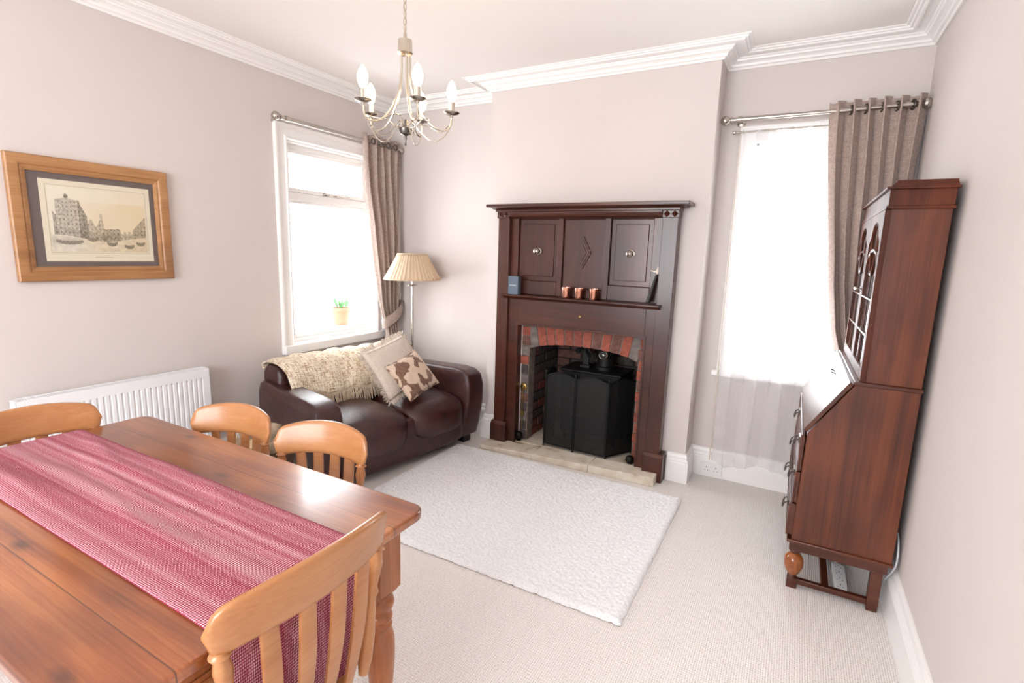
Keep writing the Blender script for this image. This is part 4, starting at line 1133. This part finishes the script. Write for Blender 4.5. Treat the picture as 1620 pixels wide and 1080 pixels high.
# base moulding and stand
b = NB(); box(b, 3.384, XBK+0.004, BY0-0.010, BY1+0.010, 0.228, 0.242); obj('base_moulding', b, M_oaky, t, bev=0.003)
b = NB(); box(b, 3.40, XBK-0.01, BY0+0.004, BY0+0.026, 0.185, 0.229); box(b, 3.40, XBK-0.01, BY1-0.026, BY1-0.004, 0.185, 0.229)
box(b, 3.398, 3.42, BY0+0.01, BY1-0.01, 0.185, 0.229); box(b, XBK-0.04, XBK-0.02, BY0+0.01, BY1-0.01, 0.185, 0.229); obj('stand_frame', b, M_oaky, t, bev=0.002)
for yy in (BY0+0.024, BY1-0.024):
    c = (3.425, yy, 0)
    b = NB(); box(b, 3.405, 3.447, yy-0.021, yy+0.021, 0.0, 0.048); lathe(b, [(0.012, 0.165), (0.020, 0.172), (0.024, 0.178), (0.024, 0.186), (0.021, 0.19)], 20, c)
    lathe(b, [(0.018, 0.046), (0.021, 0.050), (0.013, 0.058), (0.009, 0.07), (0.009, 0.16), (0.012, 0.166)], 20, c)
    lg = obj('front_leg', b, M_oaky, t, bev=0.0015)
    b = NB(); lathe(b, [(0.010, 0.055), (0.018, 0.062), (0.026, 0.072), (0.035, 0.090), (0.0405, 0.108), (0.041, 0.12), (0.040, 0.128), (0.041, 0.133), (0.037, 0.148), (0.028, 0.160), (0.016, 0.168), (0.010, 0.172)], 28, c)
    obj('leg_bulb', b, M_bulb, lg, smooth=True, angle=60)
for yy in (BY0+0.024, BY1-0.024):
    b = NB(); box(b, 3.716, 3.758, yy-0.022, yy+0.022, 0.0, 0.19); obj('rear_leg', b, M_oaky, t, bev=0.002)
for yy in (BY0+0.024, BY1-0.024):
    b = NB(); box(b, 3.445, 3.718, yy-0.012, yy+0.012, 0.020, 0.046); obj('stretcher', b, M_oaky, t, bev=0.002)
b = NB(); box(b, 3.545, 3.575, BY0+0.03, BY1-0.03, 0.022, 0.044); obj('stretcher', b, M_oaky, t, bev=0.002)
# fall front
b = NB(); d = Vector((0.150, 0, 0.243)).normalized(); nn = Vector((-d.z, 0, d.x))
A = Vector((3.408, 0, 0.757)); Bp = Vector((3.556, 0, 0.995))
prism(b, [((A+nn*0).x, A.z), (Bp.x, Bp.z), ((Bp+nn*0.018).x, (Bp+nn*0.018).z), ((A+nn*0.018).x, (A+nn*0.018).z)], 'y', BY0+0.004, BY1-0.004)
ff = obj('fall_front', b, M_oaky, t, bev=0.003)
b = NB(); mid = A.lerp(Bp, 0.80)+nn*0.018
tube(b, smooth_path([mid+Vector((0, 2.76, 0)), mid+nn*0.018+Vector((0, 2.765, -0.005)), mid+nn*0.022+Vector((0, 2.80, -0.01)), mid+nn*0.018+Vector((0, 2.835, -0.005)), mid+Vector((0, 2.84, 0))], 5), 0.0035, 6)
obj('drop_handle', b, M_darknickel, ff, smooth=True)
# drawers
dz = [(0.255, 0.405), (0.415, 0.560), (0.570, 0.735)]
for k, (za_, zb_) in enumerate(dz):
    b = NB(); fx = 3.388 if k < 2 else 3.392
    if k == 0: fx = 3.380
    box(b, fx, 3.405, BY0+0.016, BY1-0.016, za_, zb_); frame(b, fx-0.004, fx+0.004, BY0+0.012, BY1-0.012, za_-0.002, zb_+0.002, 0.010)
    dw = obj('drawer', b, M_oaky, t, bev=0.002)
    for yy in (BY0+0.20, BY1-0.20):
        b = NB(); zc_ = (za_+zb_)/2+0.01
        box(b, fx-0.006, fx+0.001, yy-0.035, yy+0.035, zc_-0.012, zc_+0.018)
        tube(b, smooth_path([(fx-0.004, yy-0.03, zc_+0.005), (fx-0.020, yy-0.028, zc_-0.004), (fx-0.026, yy-0.02, zc_-0.028), (fx-0.026, yy+0.02, zc_-0.028), (fx-0.020, yy+0.028, zc_-0.004), (fx-0.004, yy+0.03, zc_+0.005)], 4), 0.0035, 6)
        obj('handle', b, M_darknickel, dw, smooth=True)
# glazed doors
for k in range(2):
    ya, yb = (BY0+0.006, (BY0+BY1)/2-0.002) if k == 0 else ((BY0+BY1)/2+0.002, BY1-0.006)
    b = NB(); X0, X1 = 3.572, 3.592; za_, zb_ = 1.012, 1.713; w = 0.045
    box(b, X0, X1, ya, ya+w, za_, zb_); box(b, X0, X1, yb-w, yb, za_, zb_); box(b, X0, X1, ya+w, yb-w, za_, za_+0.05)
    # arched head
    yc_ = (ya+yb)/2; hw_ = (yb-ya)/2-w; N = 20
    def ah(y):
        u = (y-yc_)/hw_; return zb_-0.035-0.055*(1-math.sqrt(max(0, 1-min(1, abs(u)/0.62)**2)) if abs(u) < 0.62 else 1.0)-(0.0 if abs(u) < 0.62 else 0.035*(abs(u)-0.62)/0.38)
    for i in range(N):
        y_, y2_ = yc_-hw_+2*hw_*i/N, yc_-hw_+2*hw_*(i+1)/N
        prism(b, [(y_, ah(y_)), (y2_, ah(y2_)), (y2_, zb_), (y_, zb_)], 'x', X0, X1)
    dr = obj('glazed_door', b, M_oakf, t)
    b = NB()
    def bar(pts): tube(b, pts, 0.005, 6)
    bar([(X0+0.004, yc_, za_+0.05), (X0+0.004, yc_, 1.45)])
    bar([(X0+0.004, yc_-hw_, 1.20), (X0+0.004, yc_+hw_, 1.20)])
    bar(smooth_path([(X0+0.004, yc_-hw_, 1.50), (X0+0.004, yc_-hw_*0.7, 1.54), (X0+0.004, yc_, 1.56), (X0+0.004, yc_+hw_*0.7, 1.54), (X0+0.004, yc_+hw_, 1.50)], 5))
    bar(smooth_path([(X0+0.004, yc_-hw_*0.62, 1.62), (X0+0.004, yc_-hw_*0.4, 1.52), (X0+0.004, yc_, 1.45), (X0+0.004, yc_+hw_*0.4, 1.52), (X0+0.004, yc_+hw_*0.62, 1.62)], 5))
    bar([(X0+0.004, yc_-hw_, 1.35), (X0+0.004, yc_+hw_, 1.35)])
    obj('glazing_bars', b, M_oaky, dr, smooth=True)
    b = NB(); box(b, X0+0.008, X0+0.011, ya+w-0.005, yb-w+0.005, za_+0.045, zb_-0.02)
    obj('door_glass', b, plain('cabinet_glass_%d' % k, srgb(40, 44, 42), 0.04, spec=1.0), dr)
    b = NB(); yk = yb-0.022 if k == 0 else ya+0.022
    lathe(b, [(0.009, 0), (0.009, 0.002), (0.004, 0.005), (0.004, 0.018), (0.008, 0.022), (0.007, 0.028), (0, 0.03)], 12, (X0, yk, 1.38), (-1, 0, 0)); obj('knob', b, M_nickel, dr, smooth=True)
# power strip
t = thing('power_strip', 'white extension power strip lying on the carpet under the bureau', 'power strip', (3.64, 2.52, 0))
b = NB()
sbox(b, (0, 0, 0.018), (0.028, 0.125, 0.018), 10, 8); 
for v in b.verts: v.co += Vector((3.625, 2.50, 0))
obj('strip_body', b, M_plastic, t, smooth=True)
for k in range(4):
    b = NB(); yy = 2.405+k*0.058
    box(b, 3.623, 3.627, yy+0.012, yy+0.02, 0.0355, 0.0368); box(b, 3.612, 3.617, yy-0.004, yy, 0.0355, 0.0368); box(b, 3.633, 3.638, yy-0.004, yy, 0.0355, 0.0368)
    obj('socket_holes', b, M_darknickel, t)
b = NB(); tube(b, smooth_path([(3.62, 2.62, 0.02), (3.615, 2.68, 0.05), (3.60, 2.76, 0.03), (3.66, 2.9, 0.006), (3.77, 2.95, 0.02), (3.775, 2.95, 0.2)], 6), 0.004, 8); obj('cable', b, M_plastic, t, smooth=True)
b = NB(); tube(b, smooth_path([(3.795, 2.40, 0.36), (3.797, 2.36, 0.33), (3.797, 2.335, 0.26), (3.790, 2.34, 0.21), (3.775, 2.40, 0.12), (3.772, 2.46, 0.01)], 6), 0.0035, 8)
tag(obj('power_cable', b, M_nickel and plain('pale_grey_cable', srgb(196, 200, 206), 0.5), smooth=True), 'pale grey cable hanging behind the lower rear corner of the bureau', 'cable')

# ================================================================== CHANDELIER
CX, CY = 1.80, 1.54
ch = thing('chandelier', 'five-arm nickel chandelier with lit candle bulbs hanging from the ceiling', 'chandelier', (CX, CY, ZC))
M_chn = plain('satin_nickel_chandelier', srgb(206, 198, 184), 0.25, 1.0)
e_ = Vector((math.cos(YAW), math.sin(YAW), 0)); dirc = Vector((3.2957-CX, -0.2123-CY, 0)).normalized(); e_ = Vector((-dirc.y, dirc.x, 0))
b = NB(); lathe(b, [(0.055, 2.73), (0.055, 2.72), (0.03, 2.700), (0.006, 2.695), (0.006, 2.68)], 28, (CX, CY, 0)); obj('ceiling_rose', b, M_chn, ch, smooth=True)
b = NB(); z = 2.69; k = 0
while z > 2.345:
    dv = Vector((1, 0, 0)) if k % 2 == 0 else Vector((0, 1, 0))
    c = Vector((CX, CY, z-0.017))
    tube(b, [c+dv*(0.007*math.cos(a))+Vector((0, 0, 0.017*math.sin(a))) for a in [2*PI*i/14 for i in range(14)]], 0.0018, 6, loop=True)
    z -= 0.027; k += 1
tube(b, smooth_path([(CX+0.002, CY, 2.69), (CX+0.010, CY+0.006, 2.6), (CX-0.006, CY, 2.5), (CX+0.006, CY-0.004, 2.42), (CX, CY, 2.345)], 8), 0.0022, 6)
o = obj('chain', b, M_chn, ch, smooth=True)
b = NB(); lathe(b, [(0.004, 2.365), (0.006, 2.345), (0.012, 2.338), (0.028, 2.334), (0.029, 2.290), (0.031, 2.284), (0.022, 2.278), (0.006, 2.275)], 28, (CX, CY, 0)); obj('top_cap', b, M_chn, ch, smooth=True)
b = NB(); lathe(b, [(0, 1.925), (0.004, 1.93), (0.0025, 1.945), (0.006, 1.955), (0.005, 1.965), (0.02, 1.972), (0.026, 1.985), (0.027, 1.995), (0.022, 1.998), (0.006, 2.002), (0.005, 2.03), (0, 2.03)], 24, (CX, CY, 0))
obj('bottom_finial', b, M_darknickel, ch, smooth=True)
for k in range(5):
    ph = math.radians(4+72*k)
    D = e_*math.cos(ph)+dirc*math.sin(ph); Q = Vector((-D.y, D.x, 0))
    C0 = Vector((CX, CY, 0))
    P = lambda r, z, s=0.0: C0+D*r+Q*s+Vector((0, 0, z))
    b = NB()
    tube(b, smooth_path([P(0.018, 2.285), P(0.019, 2.21), P(0.030, 2.14), P(0.065, 2.06), P(0.115, 2.008), P(0.165, 1.998), P(0.184, 2.012), P(0.190, 2.035), P(0.190, 2.054)], 6), 0.0042, 8)
    arm_o = obj('arm', b, M_chn, ch, smooth=True)
    b = NB()
    tube(b, smooth_path([P(0.190, 2.04), P(0.180, 2.00), P(0.150, 1.965), P(0.110, 1.95), P(0.060, 1.985), P(0.028, 2.02), P(0.010, 2.005)], 6), 0.0022, 6)
    tube(b, smooth_path([P(0.178, 2.015, 0.0), P(0.145, 2.0, 0.05), P(0.10, 2.02, 0.07), P(0.055, 2.025, 0.055), P(0.03, 2.0, 0.03), P(0.012, 1.99, 0.0)], 6), 0.002, 6)
    obj('scroll_wire', b, M_chn, arm_o, smooth=True)
    b = NB(); cc = P(0.190, 0)
    lathe(b, [(0.006, 2.049), (0.009, 2.057), (0.024, 2.061), (0.034, 2.067), (0.033, 2.070), (0.012, 2.065), (0.012, 2.069)], 24, cc); obj('drip_pan', b, M_nickel, arm_o, smooth=True)
    b = NB(); lathe(b, [(0.0125, 2.065), (0.0125, 2.108), (0.006, 2.109)], 18, cc); obj('candle_tube', b, M_chn, arm_o, smooth=True)
    b = NB(); lathe(b, [(0.008, 2.109), (0.014, 2.119), (0.0195, 2.135), (0.021, 2.149), (0.018, 2.166), (0.011, 2.181), (0.004, 2.192), (0, 2.195)], 20, cc); obj('bulb', b, M_lamp, arm_o, smooth=True)

# ================================================================== TABLE
TX0, TX1, TY0, TY1, TZ = 0.898, 2.422, 0.058, 0.902, 0.76
tb = thing('dining_table', 'waxed pine farmhouse dining table with turned legs and a maroon runner', 'table', (1.66, 0.48, 0))
b = NB(); r = 0.045
outl = []
for (cx, cy, a0) in ((TX1-r, TY1-r, 0), (TX0+r, TY1-r, 90), (TX0+r, TY0+r, 180), (TX1-r, TY0+r, 270)):
    for k in range(7):
        a = math.radians(a0+15*k); outl.append((cx+r*math.cos(a), cy+r*math.sin(a)))
prism(b, outl, 'z', TZ-0.030, TZ); obj('tabletop', b, M_pine, tb, bev=0.008, bseg=4)
b = NB()
ax0, ax1, ay0, ay1 = TX0+0.07, TX1-0.07, TY0+0.06, TY1-0.06
box(b, ax0, ax1, ay1-0.022, ay1, 0.635, TZ-0.031); box(b, ax0, ax1, ay0, ay0+0.022, 0.635, TZ-0.031)
box(b, ax0, ax0+0.022, ay0, ay1, 0.635, TZ-0.031); box(b, ax1-0.022, ax1, ay0, ay1, 0.635, TZ-0.031)
for (a, c, d, e) in ((ax0, ax1, ay1, ay1+0.004), (ax0, ax1, ay0-0.004, ay0)): box(b, a, c, d, e, 0.635, 0.645)
box(b, ax1, ax1+0.004, ay0+0.08, ay1-0.08, 0.635, 0.645)
obj('apron', b, M_pinez, tb, bev=0.002)
b = NB(); box(b, ax1-0.004, ax1+0.010, 0.20, 0.64, 0.652, TZ-0.036); frame(b, ax1+0.010, ax1+0.014, 0.21, 0.63, 0.660, TZ-0.044, 0.008); dw = obj('drawer', b, M_pinez, tb, bev=0.002)
b = NB(); lathe(b, [(0.010, 0), (0.010, 0.01), (0.018, 0.018), (0.018, 0.026), (0, 0.03)], 16, (ax1+0.010, 0.42, 0.69), (1, 0, 0)); obj('knob', b, M_pinez, dw, smooth=True)
LP = [(0.036, 0.505), (0.030, 0.500), (0.030, 0.494), (0.039, 0.484), (0.0425, 0.470), (0.039, 0.456), (0.030, 0.446), (0.028, 0.440), (0.034, 0.433), (0.037, 0.424), (0.034, 0.415), (0.030, 0.410), (0.033, 0.404), (0.036, 0.398),
      (0.033, 0.391), (0.031, 0.386), (0.036, 0.376), (0.0415, 0.35), (0.0425, 0.31), (0.040, 0.25), (0.035, 0.19), (0.030, 0.150), (0.028, 0.140), (0.036, 0.130), (0.038, 0.122), (0.034, 0.112), (0.026, 0.105), (0.032, 0.09), (0.037, 0.065), (0.034, 0.03), (0.026, 0.0)]
for xx in (TX0+0.103, TX1-0.103):
    for yy in (TY0+0.093, TY1-0.093):
        b = NB(); h = 0.043; box(b, xx-h, xx+h, yy-h, yy+h, 0.515, TZ-0.031)
        prism(b, [(xx-h, 0.515), (xx+h, 0.515), (xx+h*0.75, 0.500), (xx-h*0.75, 0.500)], 'y', yy-h*0.8, yy+h*0.8)
        lathe(b, [(r_, z_) for r_, z_ in LP][::-1], 28, (xx, yy, 0)); obj('leg', b, M_pinez, tb, bev=0.002, angle=50)
# runner ----------------------------------------------------------------
b = NB(); uvl = b.loops.layers.uv.new('UVMap')
ry0_, ry1_ = 0.283, 0.664
pth = [(TX0-0.012, 0.56), (TX0-0.014, 0.66), (TX0-0.013, 0.735), (TX0-0.006, TZ+0.001), (TX0+0.012, TZ+0.004)]
nX = 150
for i in range(1, nX): pth.append((TX0+0.012+(TX1-TX0-0.024)*i/nX, TZ+0.004))
pth += [(TX1-0.008, TZ+0.004), (TX1+0.004, TZ+0.001), (TX1+0.010, TZ-0.012), (TX1+0.007, 0.72), (TX1+0.006, 0.68), (TX1+0.006, 0.62), (TX1+0.005, 0.56), (TX1+0.004, 0.50), (TX1+0.003, 0.468)]
rows = []; L = 0; prevp = None; nY = 44; Ls = []
for (x, z) in pth:
    if prevp: L += math.hypot(x-prevp[0], z-prevp[1])
    prevp = (x, z); Ls.append(L); row = []
    top = 1.0 if z > TZ+0.0035 else 0.0
    edge = min(1, max(0, (x-TX0-0.02)/0.15))*min(1, max(0, (TX1-0.02-x)/0.12))
    for j in range(nY+1):
        v = j/nY; y = ry0_+(ry1_-ry0_)*v
        # long soft creases running nearly along the cloth
        w = 0
        for (c0, sl, am, wd, xa, xb) in ((0.80, -0.16, 0.012, 0.028, 0.9, 1.9), (0.62, -0.12, 0.008, 0.020, 1.0, 2.1), (0.20, 0.08, 0.017, 0.045, 0.9, 1.65), (0.93, -0.14, 0.009, 0.03, 1.2, 2.2), (0.42, -0.05, 0.006, 0.025, 0.9, 2.3), (0.68, 0.06, 0.006, 0.02, 1.5, 2.1)):
            q = (v-(c0+sl*(x-1.4)+0.04*math.sin(x*7+c0*9)+0.012*math.sin(x*19+c0*5)))/wd*0.38
            fx_ = ease((x-xa)/0.3)*ease((xb-x)/0.4) if True else 1
            w += am*math.exp(-q*q)*fx_
        w += 0.0015*mnoise.noise(Vector((x*8, y*20, 0)))
        zz = z+top*edge*max(0, w)+0.0; xx = x
        if not top and z < 0.7: xx = x+0.002*(1+math.sin(v*14+z*6))*(1 if x > 2 else -1)
        row.append(b.verts.new((xx, y, zz)))
    rows.append(row)
for i in range(len(rows)-1):
    for j in range(nY):
        f = b.faces.new((rows[i][j], rows[i+1][j], rows[i+1][j+1], rows[i][j+1]))
        for lp, (a, c) in zip(f.loops, ((i, j), (i+1, j), (i+1, j+1), (i, j+1))): lp[uvl].uv = (Ls[a], (ry1_-ry0_)*c/nY)
rn = tag(obj('table_runner', b, M_runner, smooth=True, angle=180), 'maroon and white woven table runner laid lengthwise over the pine table', 'table runner')
sd = rn.modifiers.new('s', 'SOLIDIFY'); sd.thickness = 0.0025; sd.offset = 0

# ================================================================== CHAIRS
def make_chair(label, loc, rz, HW=0.195, TOPZ=0.845):
    """local: origin on the floor under the back, back towards -y, sitter faces +y"""
    t = thing('dining_chair', label, 'chair', loc, rz, 'beech farmhouse chairs round the pine table')
    SY = 0.19     # seat centre
    b = NB()
    def seatfn(w):
        r = 1-0.10*(w.y < 0)*(abs(w.y)/0.2)
        dish = -0.008*max(0, 1-(w.x/0.17)**2)*max(0, 1-((w.y+0.02)/0.16)**2) if w.z > 0 else 0
        return Vector((w.x*r, w.y, w.z+dish))
    sbox(b, (0, SY+0.01, 0.432), (0.205, 0.200, 0.018), 3.6, 16, fn=seatfn); obj('seat', b, M_beech, t, local=True, smooth=True, angle=60)
    DZ = TOPZ-0.865
    yb_ = lambda u, z: -0.056+0.050*(u/HW)**2-(z-0.78-DZ)*0.20      # curved and leaning rail
    # top rail
    b = NB(); rings = []; n = 36
    for i in range(n+1):
        u = -HW+2*HW*i/n; s = u/HW
        zt = TOPZ-0.026*s*s-0.008*abs(s)**4; zb = 0.745+DZ-0.018*abs(s)**2.5
        e = 1.0
        if abs(s) > 0.86: e = math.sqrt(max(0.0, 1-((abs(s)-0.86)/0.14)**2))
        zm = (zt+zb)/2+0.006; h = max(0.004, (zt-zb)/2*max(0.10, e)); th = 0.0115*max(0.5, e)
        if abs(s) > 0.86: zm = zm+(1-e)*0.004
        ring = []
        for k in range(14):
            a = 2*PI*k/14; cz_ = math.sin(a); cy_ = math.cos(a)
            zz = zm+h*math.copysign(abs(cz_)**0.35, cz_); yy = th*math.copysign(abs(cy_)**0.55, cy_)
            ring.append((u, yb_(u, zz)+yy, zz))
        rings.append(ring)
    ring_loft(b, rings); obj('top_rail', b, M_beech, t, local=True, smooth=True, angle=60)
    # turned posts
    def spindle(p, q, prof):
        b = NB(); p, q = Vector(p), Vector(q); L = (q-p).length
        lathe(b, [(r_, h_*L) for r_, h_ in prof], 18, p, q-p); return b
    PP = [(0.012, 0), (0.014, 0.04), (0.018, 0.12), (0.0185, 0.3), (0.013, 0.5), (0.011, 0.6), (0.016, 0.64), (0.011, 0.68), (0.013, 0.74), (0.018, 0.86), (0.013, 0.955), (0.020, 0.968), (0.013, 0.982), (0.012, 1.0)]
    for s in (-1, 1):
        obj('back_post', spindle((s*0.160, 0.008, 0.44), (s*(HW-0.026), yb_(HW-0.026, 0.738+DZ), 0.750+DZ), PP), M_beech, t, local=True, smooth=True, angle=60)
    # flat shaped slats
    for s in (-0.105, -0.036, 0.036, 0.105):
        b = NB(); rings = []
        for k in range(12):
            q = k/11; z = 0.44+(0.757+DZ-0.44)*q; u = s*(0.92+0.16*q)*HW/0.212
            y = (0.006*(1-q)+yb_(s*1.08*HW/0.212, 0.757+DZ)*q)-0.012*math.sin(PI*q)
            w = 0.0125+0.006*q+0.004*math.sin(PI*q); th = 0.0055
            rings.append([(u-w, y-th*0.7, z), (u-w*0.8, y-th, z), (u+w*0.8, y-th, z), (u+w, y-th*0.7, z), (u+w, y+th*0.7, z), (u+w*0.8, y+th, z), (u-w*0.8, y+th, z), (u-w, y+th*0.7, z)])
        ring_loft(b, rings); obj('slat', b, M_beech, t, local=True, smooth=True, angle=40)
    LG = [(0.011, 0), (0.016, 0.08), (0.017, 0.14), (0.013, 0.24), (0.018, 0.26), (0.013, 0.28), (0.017, 0.36), (0.0215, 0.5), (0.018, 0.66), (0.013, 0.76), (0.019, 0.785), (0.013, 0.81), (0.016, 0.9), (0.013, 1.0)]
    tops = {(-1, 1): (-0.135, SY+0.135), (1, 1): (0.135, SY+0.135), (-1, -1): (-0.12, SY-0.125), (1, -1): (0.12, SY-0.125)}
    foot = {(-1, 1): (-0.19, SY+0.195), (1, 1): (0.19, SY+0.195), (-1, -1): (-0.175, SY-0.215), (1, -1): (0.175, SY-0.215)}
    for k in tops:
        obj('leg', spindle((*foot[k], 0.0), (*tops[k], 0.425), LG), M_beech, t, local=True, smooth=True, angle=60)
    def lp(k, z):
        q = z/0.425; return Vector((foot[k][0]+(tops[k][0]-foot[k][0])*q, foot[k][1]+(tops[k][1]-foot[k][1])*q, z))
    ST = [(0.008, 0), (0.012, 0.2), (0.016, 0.5), (0.012, 0.8), (0.008, 1)]
    for s in (-1, 1):
        obj('stretcher', spindle(lp((s, 1), 0.17), lp((s, -1), 0.17), ST), M_beech, t, local=True, smooth=True, angle=60)
    m1, m2 = (lp((-1, 1), 0.17)+lp((-1, -1), 0.17))/2, (lp((1, 1), 0.17)+lp((1, -1), 0.17))/2
    obj('stretcher', spindle(m1, m2, ST), M_beech, t, local=True, smooth=True, angle=60)
    return t
GR = 'beech farmhouse chairs round the pine table'
c4 = make_chair('beech slat-back chair at the near right end of the table, closest to the camera', (2.452, 0.455, 0), math.radians(90), 0.226, 0.896)
c4['group'] = GR
c3 = make_chair('beech slat-back chair tucked under the far side of the table, nearest the rug', (1.825, 1.020, 0), math.radians(180+14))
c3['group'] = GR
dup(c3, (1.355, 0.975, 0), math.radians(180+13), 'beech slat-back chair at the far side of the table, in front of the log basket', GR)
c1 = make_chair('beech slat-back chair at the left end of the table near the radiator', (0.862, 0.530, 0), math.radians(-90), 0.222, 0.862)
c1['group'] = GR

# ================================================================== LOG BASKET
BX, BYY = 0.80, 1.47
t = thing('log_basket', 'dark wicker basket on the carpet behind the chairs, between table and sofa', 'basket', (BX, BYY, 0))
b = NB(); rings = []
seg = 64
for k in range(23):
    s = k/22; r = 0.135+0.055*s; ring = []
    for i in range(seg):
        a = 2*PI*i/seg; rr = r+0.004*math.sin(a*16+k*PI)
        ring.append((BX+rr*math.cos(a), BYY+rr*math.sin(a), 0.002+0.38*s))
    rings.append(ring)
ring_loft(b, rings, True); obj('woven_side', b, M_basket, t, smooth=True, angle=60)
b = NB(); tube(b, [(BX+0.192*math.cos(2*PI*i/40), BYY+0.192*math.sin(2*PI*i/40), 0.385+0.003*math.sin(i*2)) for i in range(40)], 0.010, 8, loop=True); obj('rim', b, M_basket, t, smooth=True)
rng = random.Random(4)
spots = [((0.10, -0.09), 0.040, 'stub of split birch leaning at the camera side of the log basket'), ((-0.03, -0.10), 0.045, 'cream birch log standing at the near left of the log basket'), ((-0.11, 0.01), 0.042, 'pale birch log standing at the left of the log basket'),
         ((0.02, 0.02), 0.046, 'birch log standing in the middle of the log basket'), ((0.11, 0.05), 0.040, 'thin birch log at the sofa side of the log basket'), ((-0.02, 0.12), 0.038, 'birch log at the back of the log basket')]
for (dx, dy), r, lab in spots:
    g = thing('firewood_log', lab, 'log', (BX+dx, BYY+dy, 0.384), 0, 'birch logs in the basket')
    r *= 0.78; p = Vector((BX+dx*0.7, BYY+dy*0.7, 0.384)); q = p+Vector((dx*0.5, dy*0.5, 0.085+rng.random()*0.05))
    b = NB(); lathe(b, [(r*0.98, 0), (r, 0.02), (r*0.97, (q-p).length)], 14, p, q-p)
    obj('bark', b, M_log, g, smooth=True, angle=50)
    b = NB(); lathe(b, [(r*0.93, 0), (r*0.93, 0.0015)], 14, q, q-p); obj('cut_end', b, M_logend, g)

for k, (ax, ay, lab) in enumerate(((0.10, -0.02, 'thin pale kindling stick rising at the right side of the log basket'), (0.12, 0.09, 'thin pale kindling stick leaning towards the sofa in the log basket'), (-0.05, -0.14, 'thin pale kindling stick at the table side of the log basket'), (0.05, -0.12, 'thin pale kindling stick leaning out over the near rim of the log basket'))):
    p = Vector((BX+ax, BYY+ay, 0.39)); q = p+Vector((ax*0.6, ay*0.5, 0.13))
    g = NB(); tube(g, [p, p.lerp(q, 0.5)+Vector((0.004, 0, 0)), q], [0.006, 0.005, 0.004], 7)
    tag(obj('kindling_stick', g, M_logend, smooth=True), lab, 'stick', 'kindling sticks in the basket')
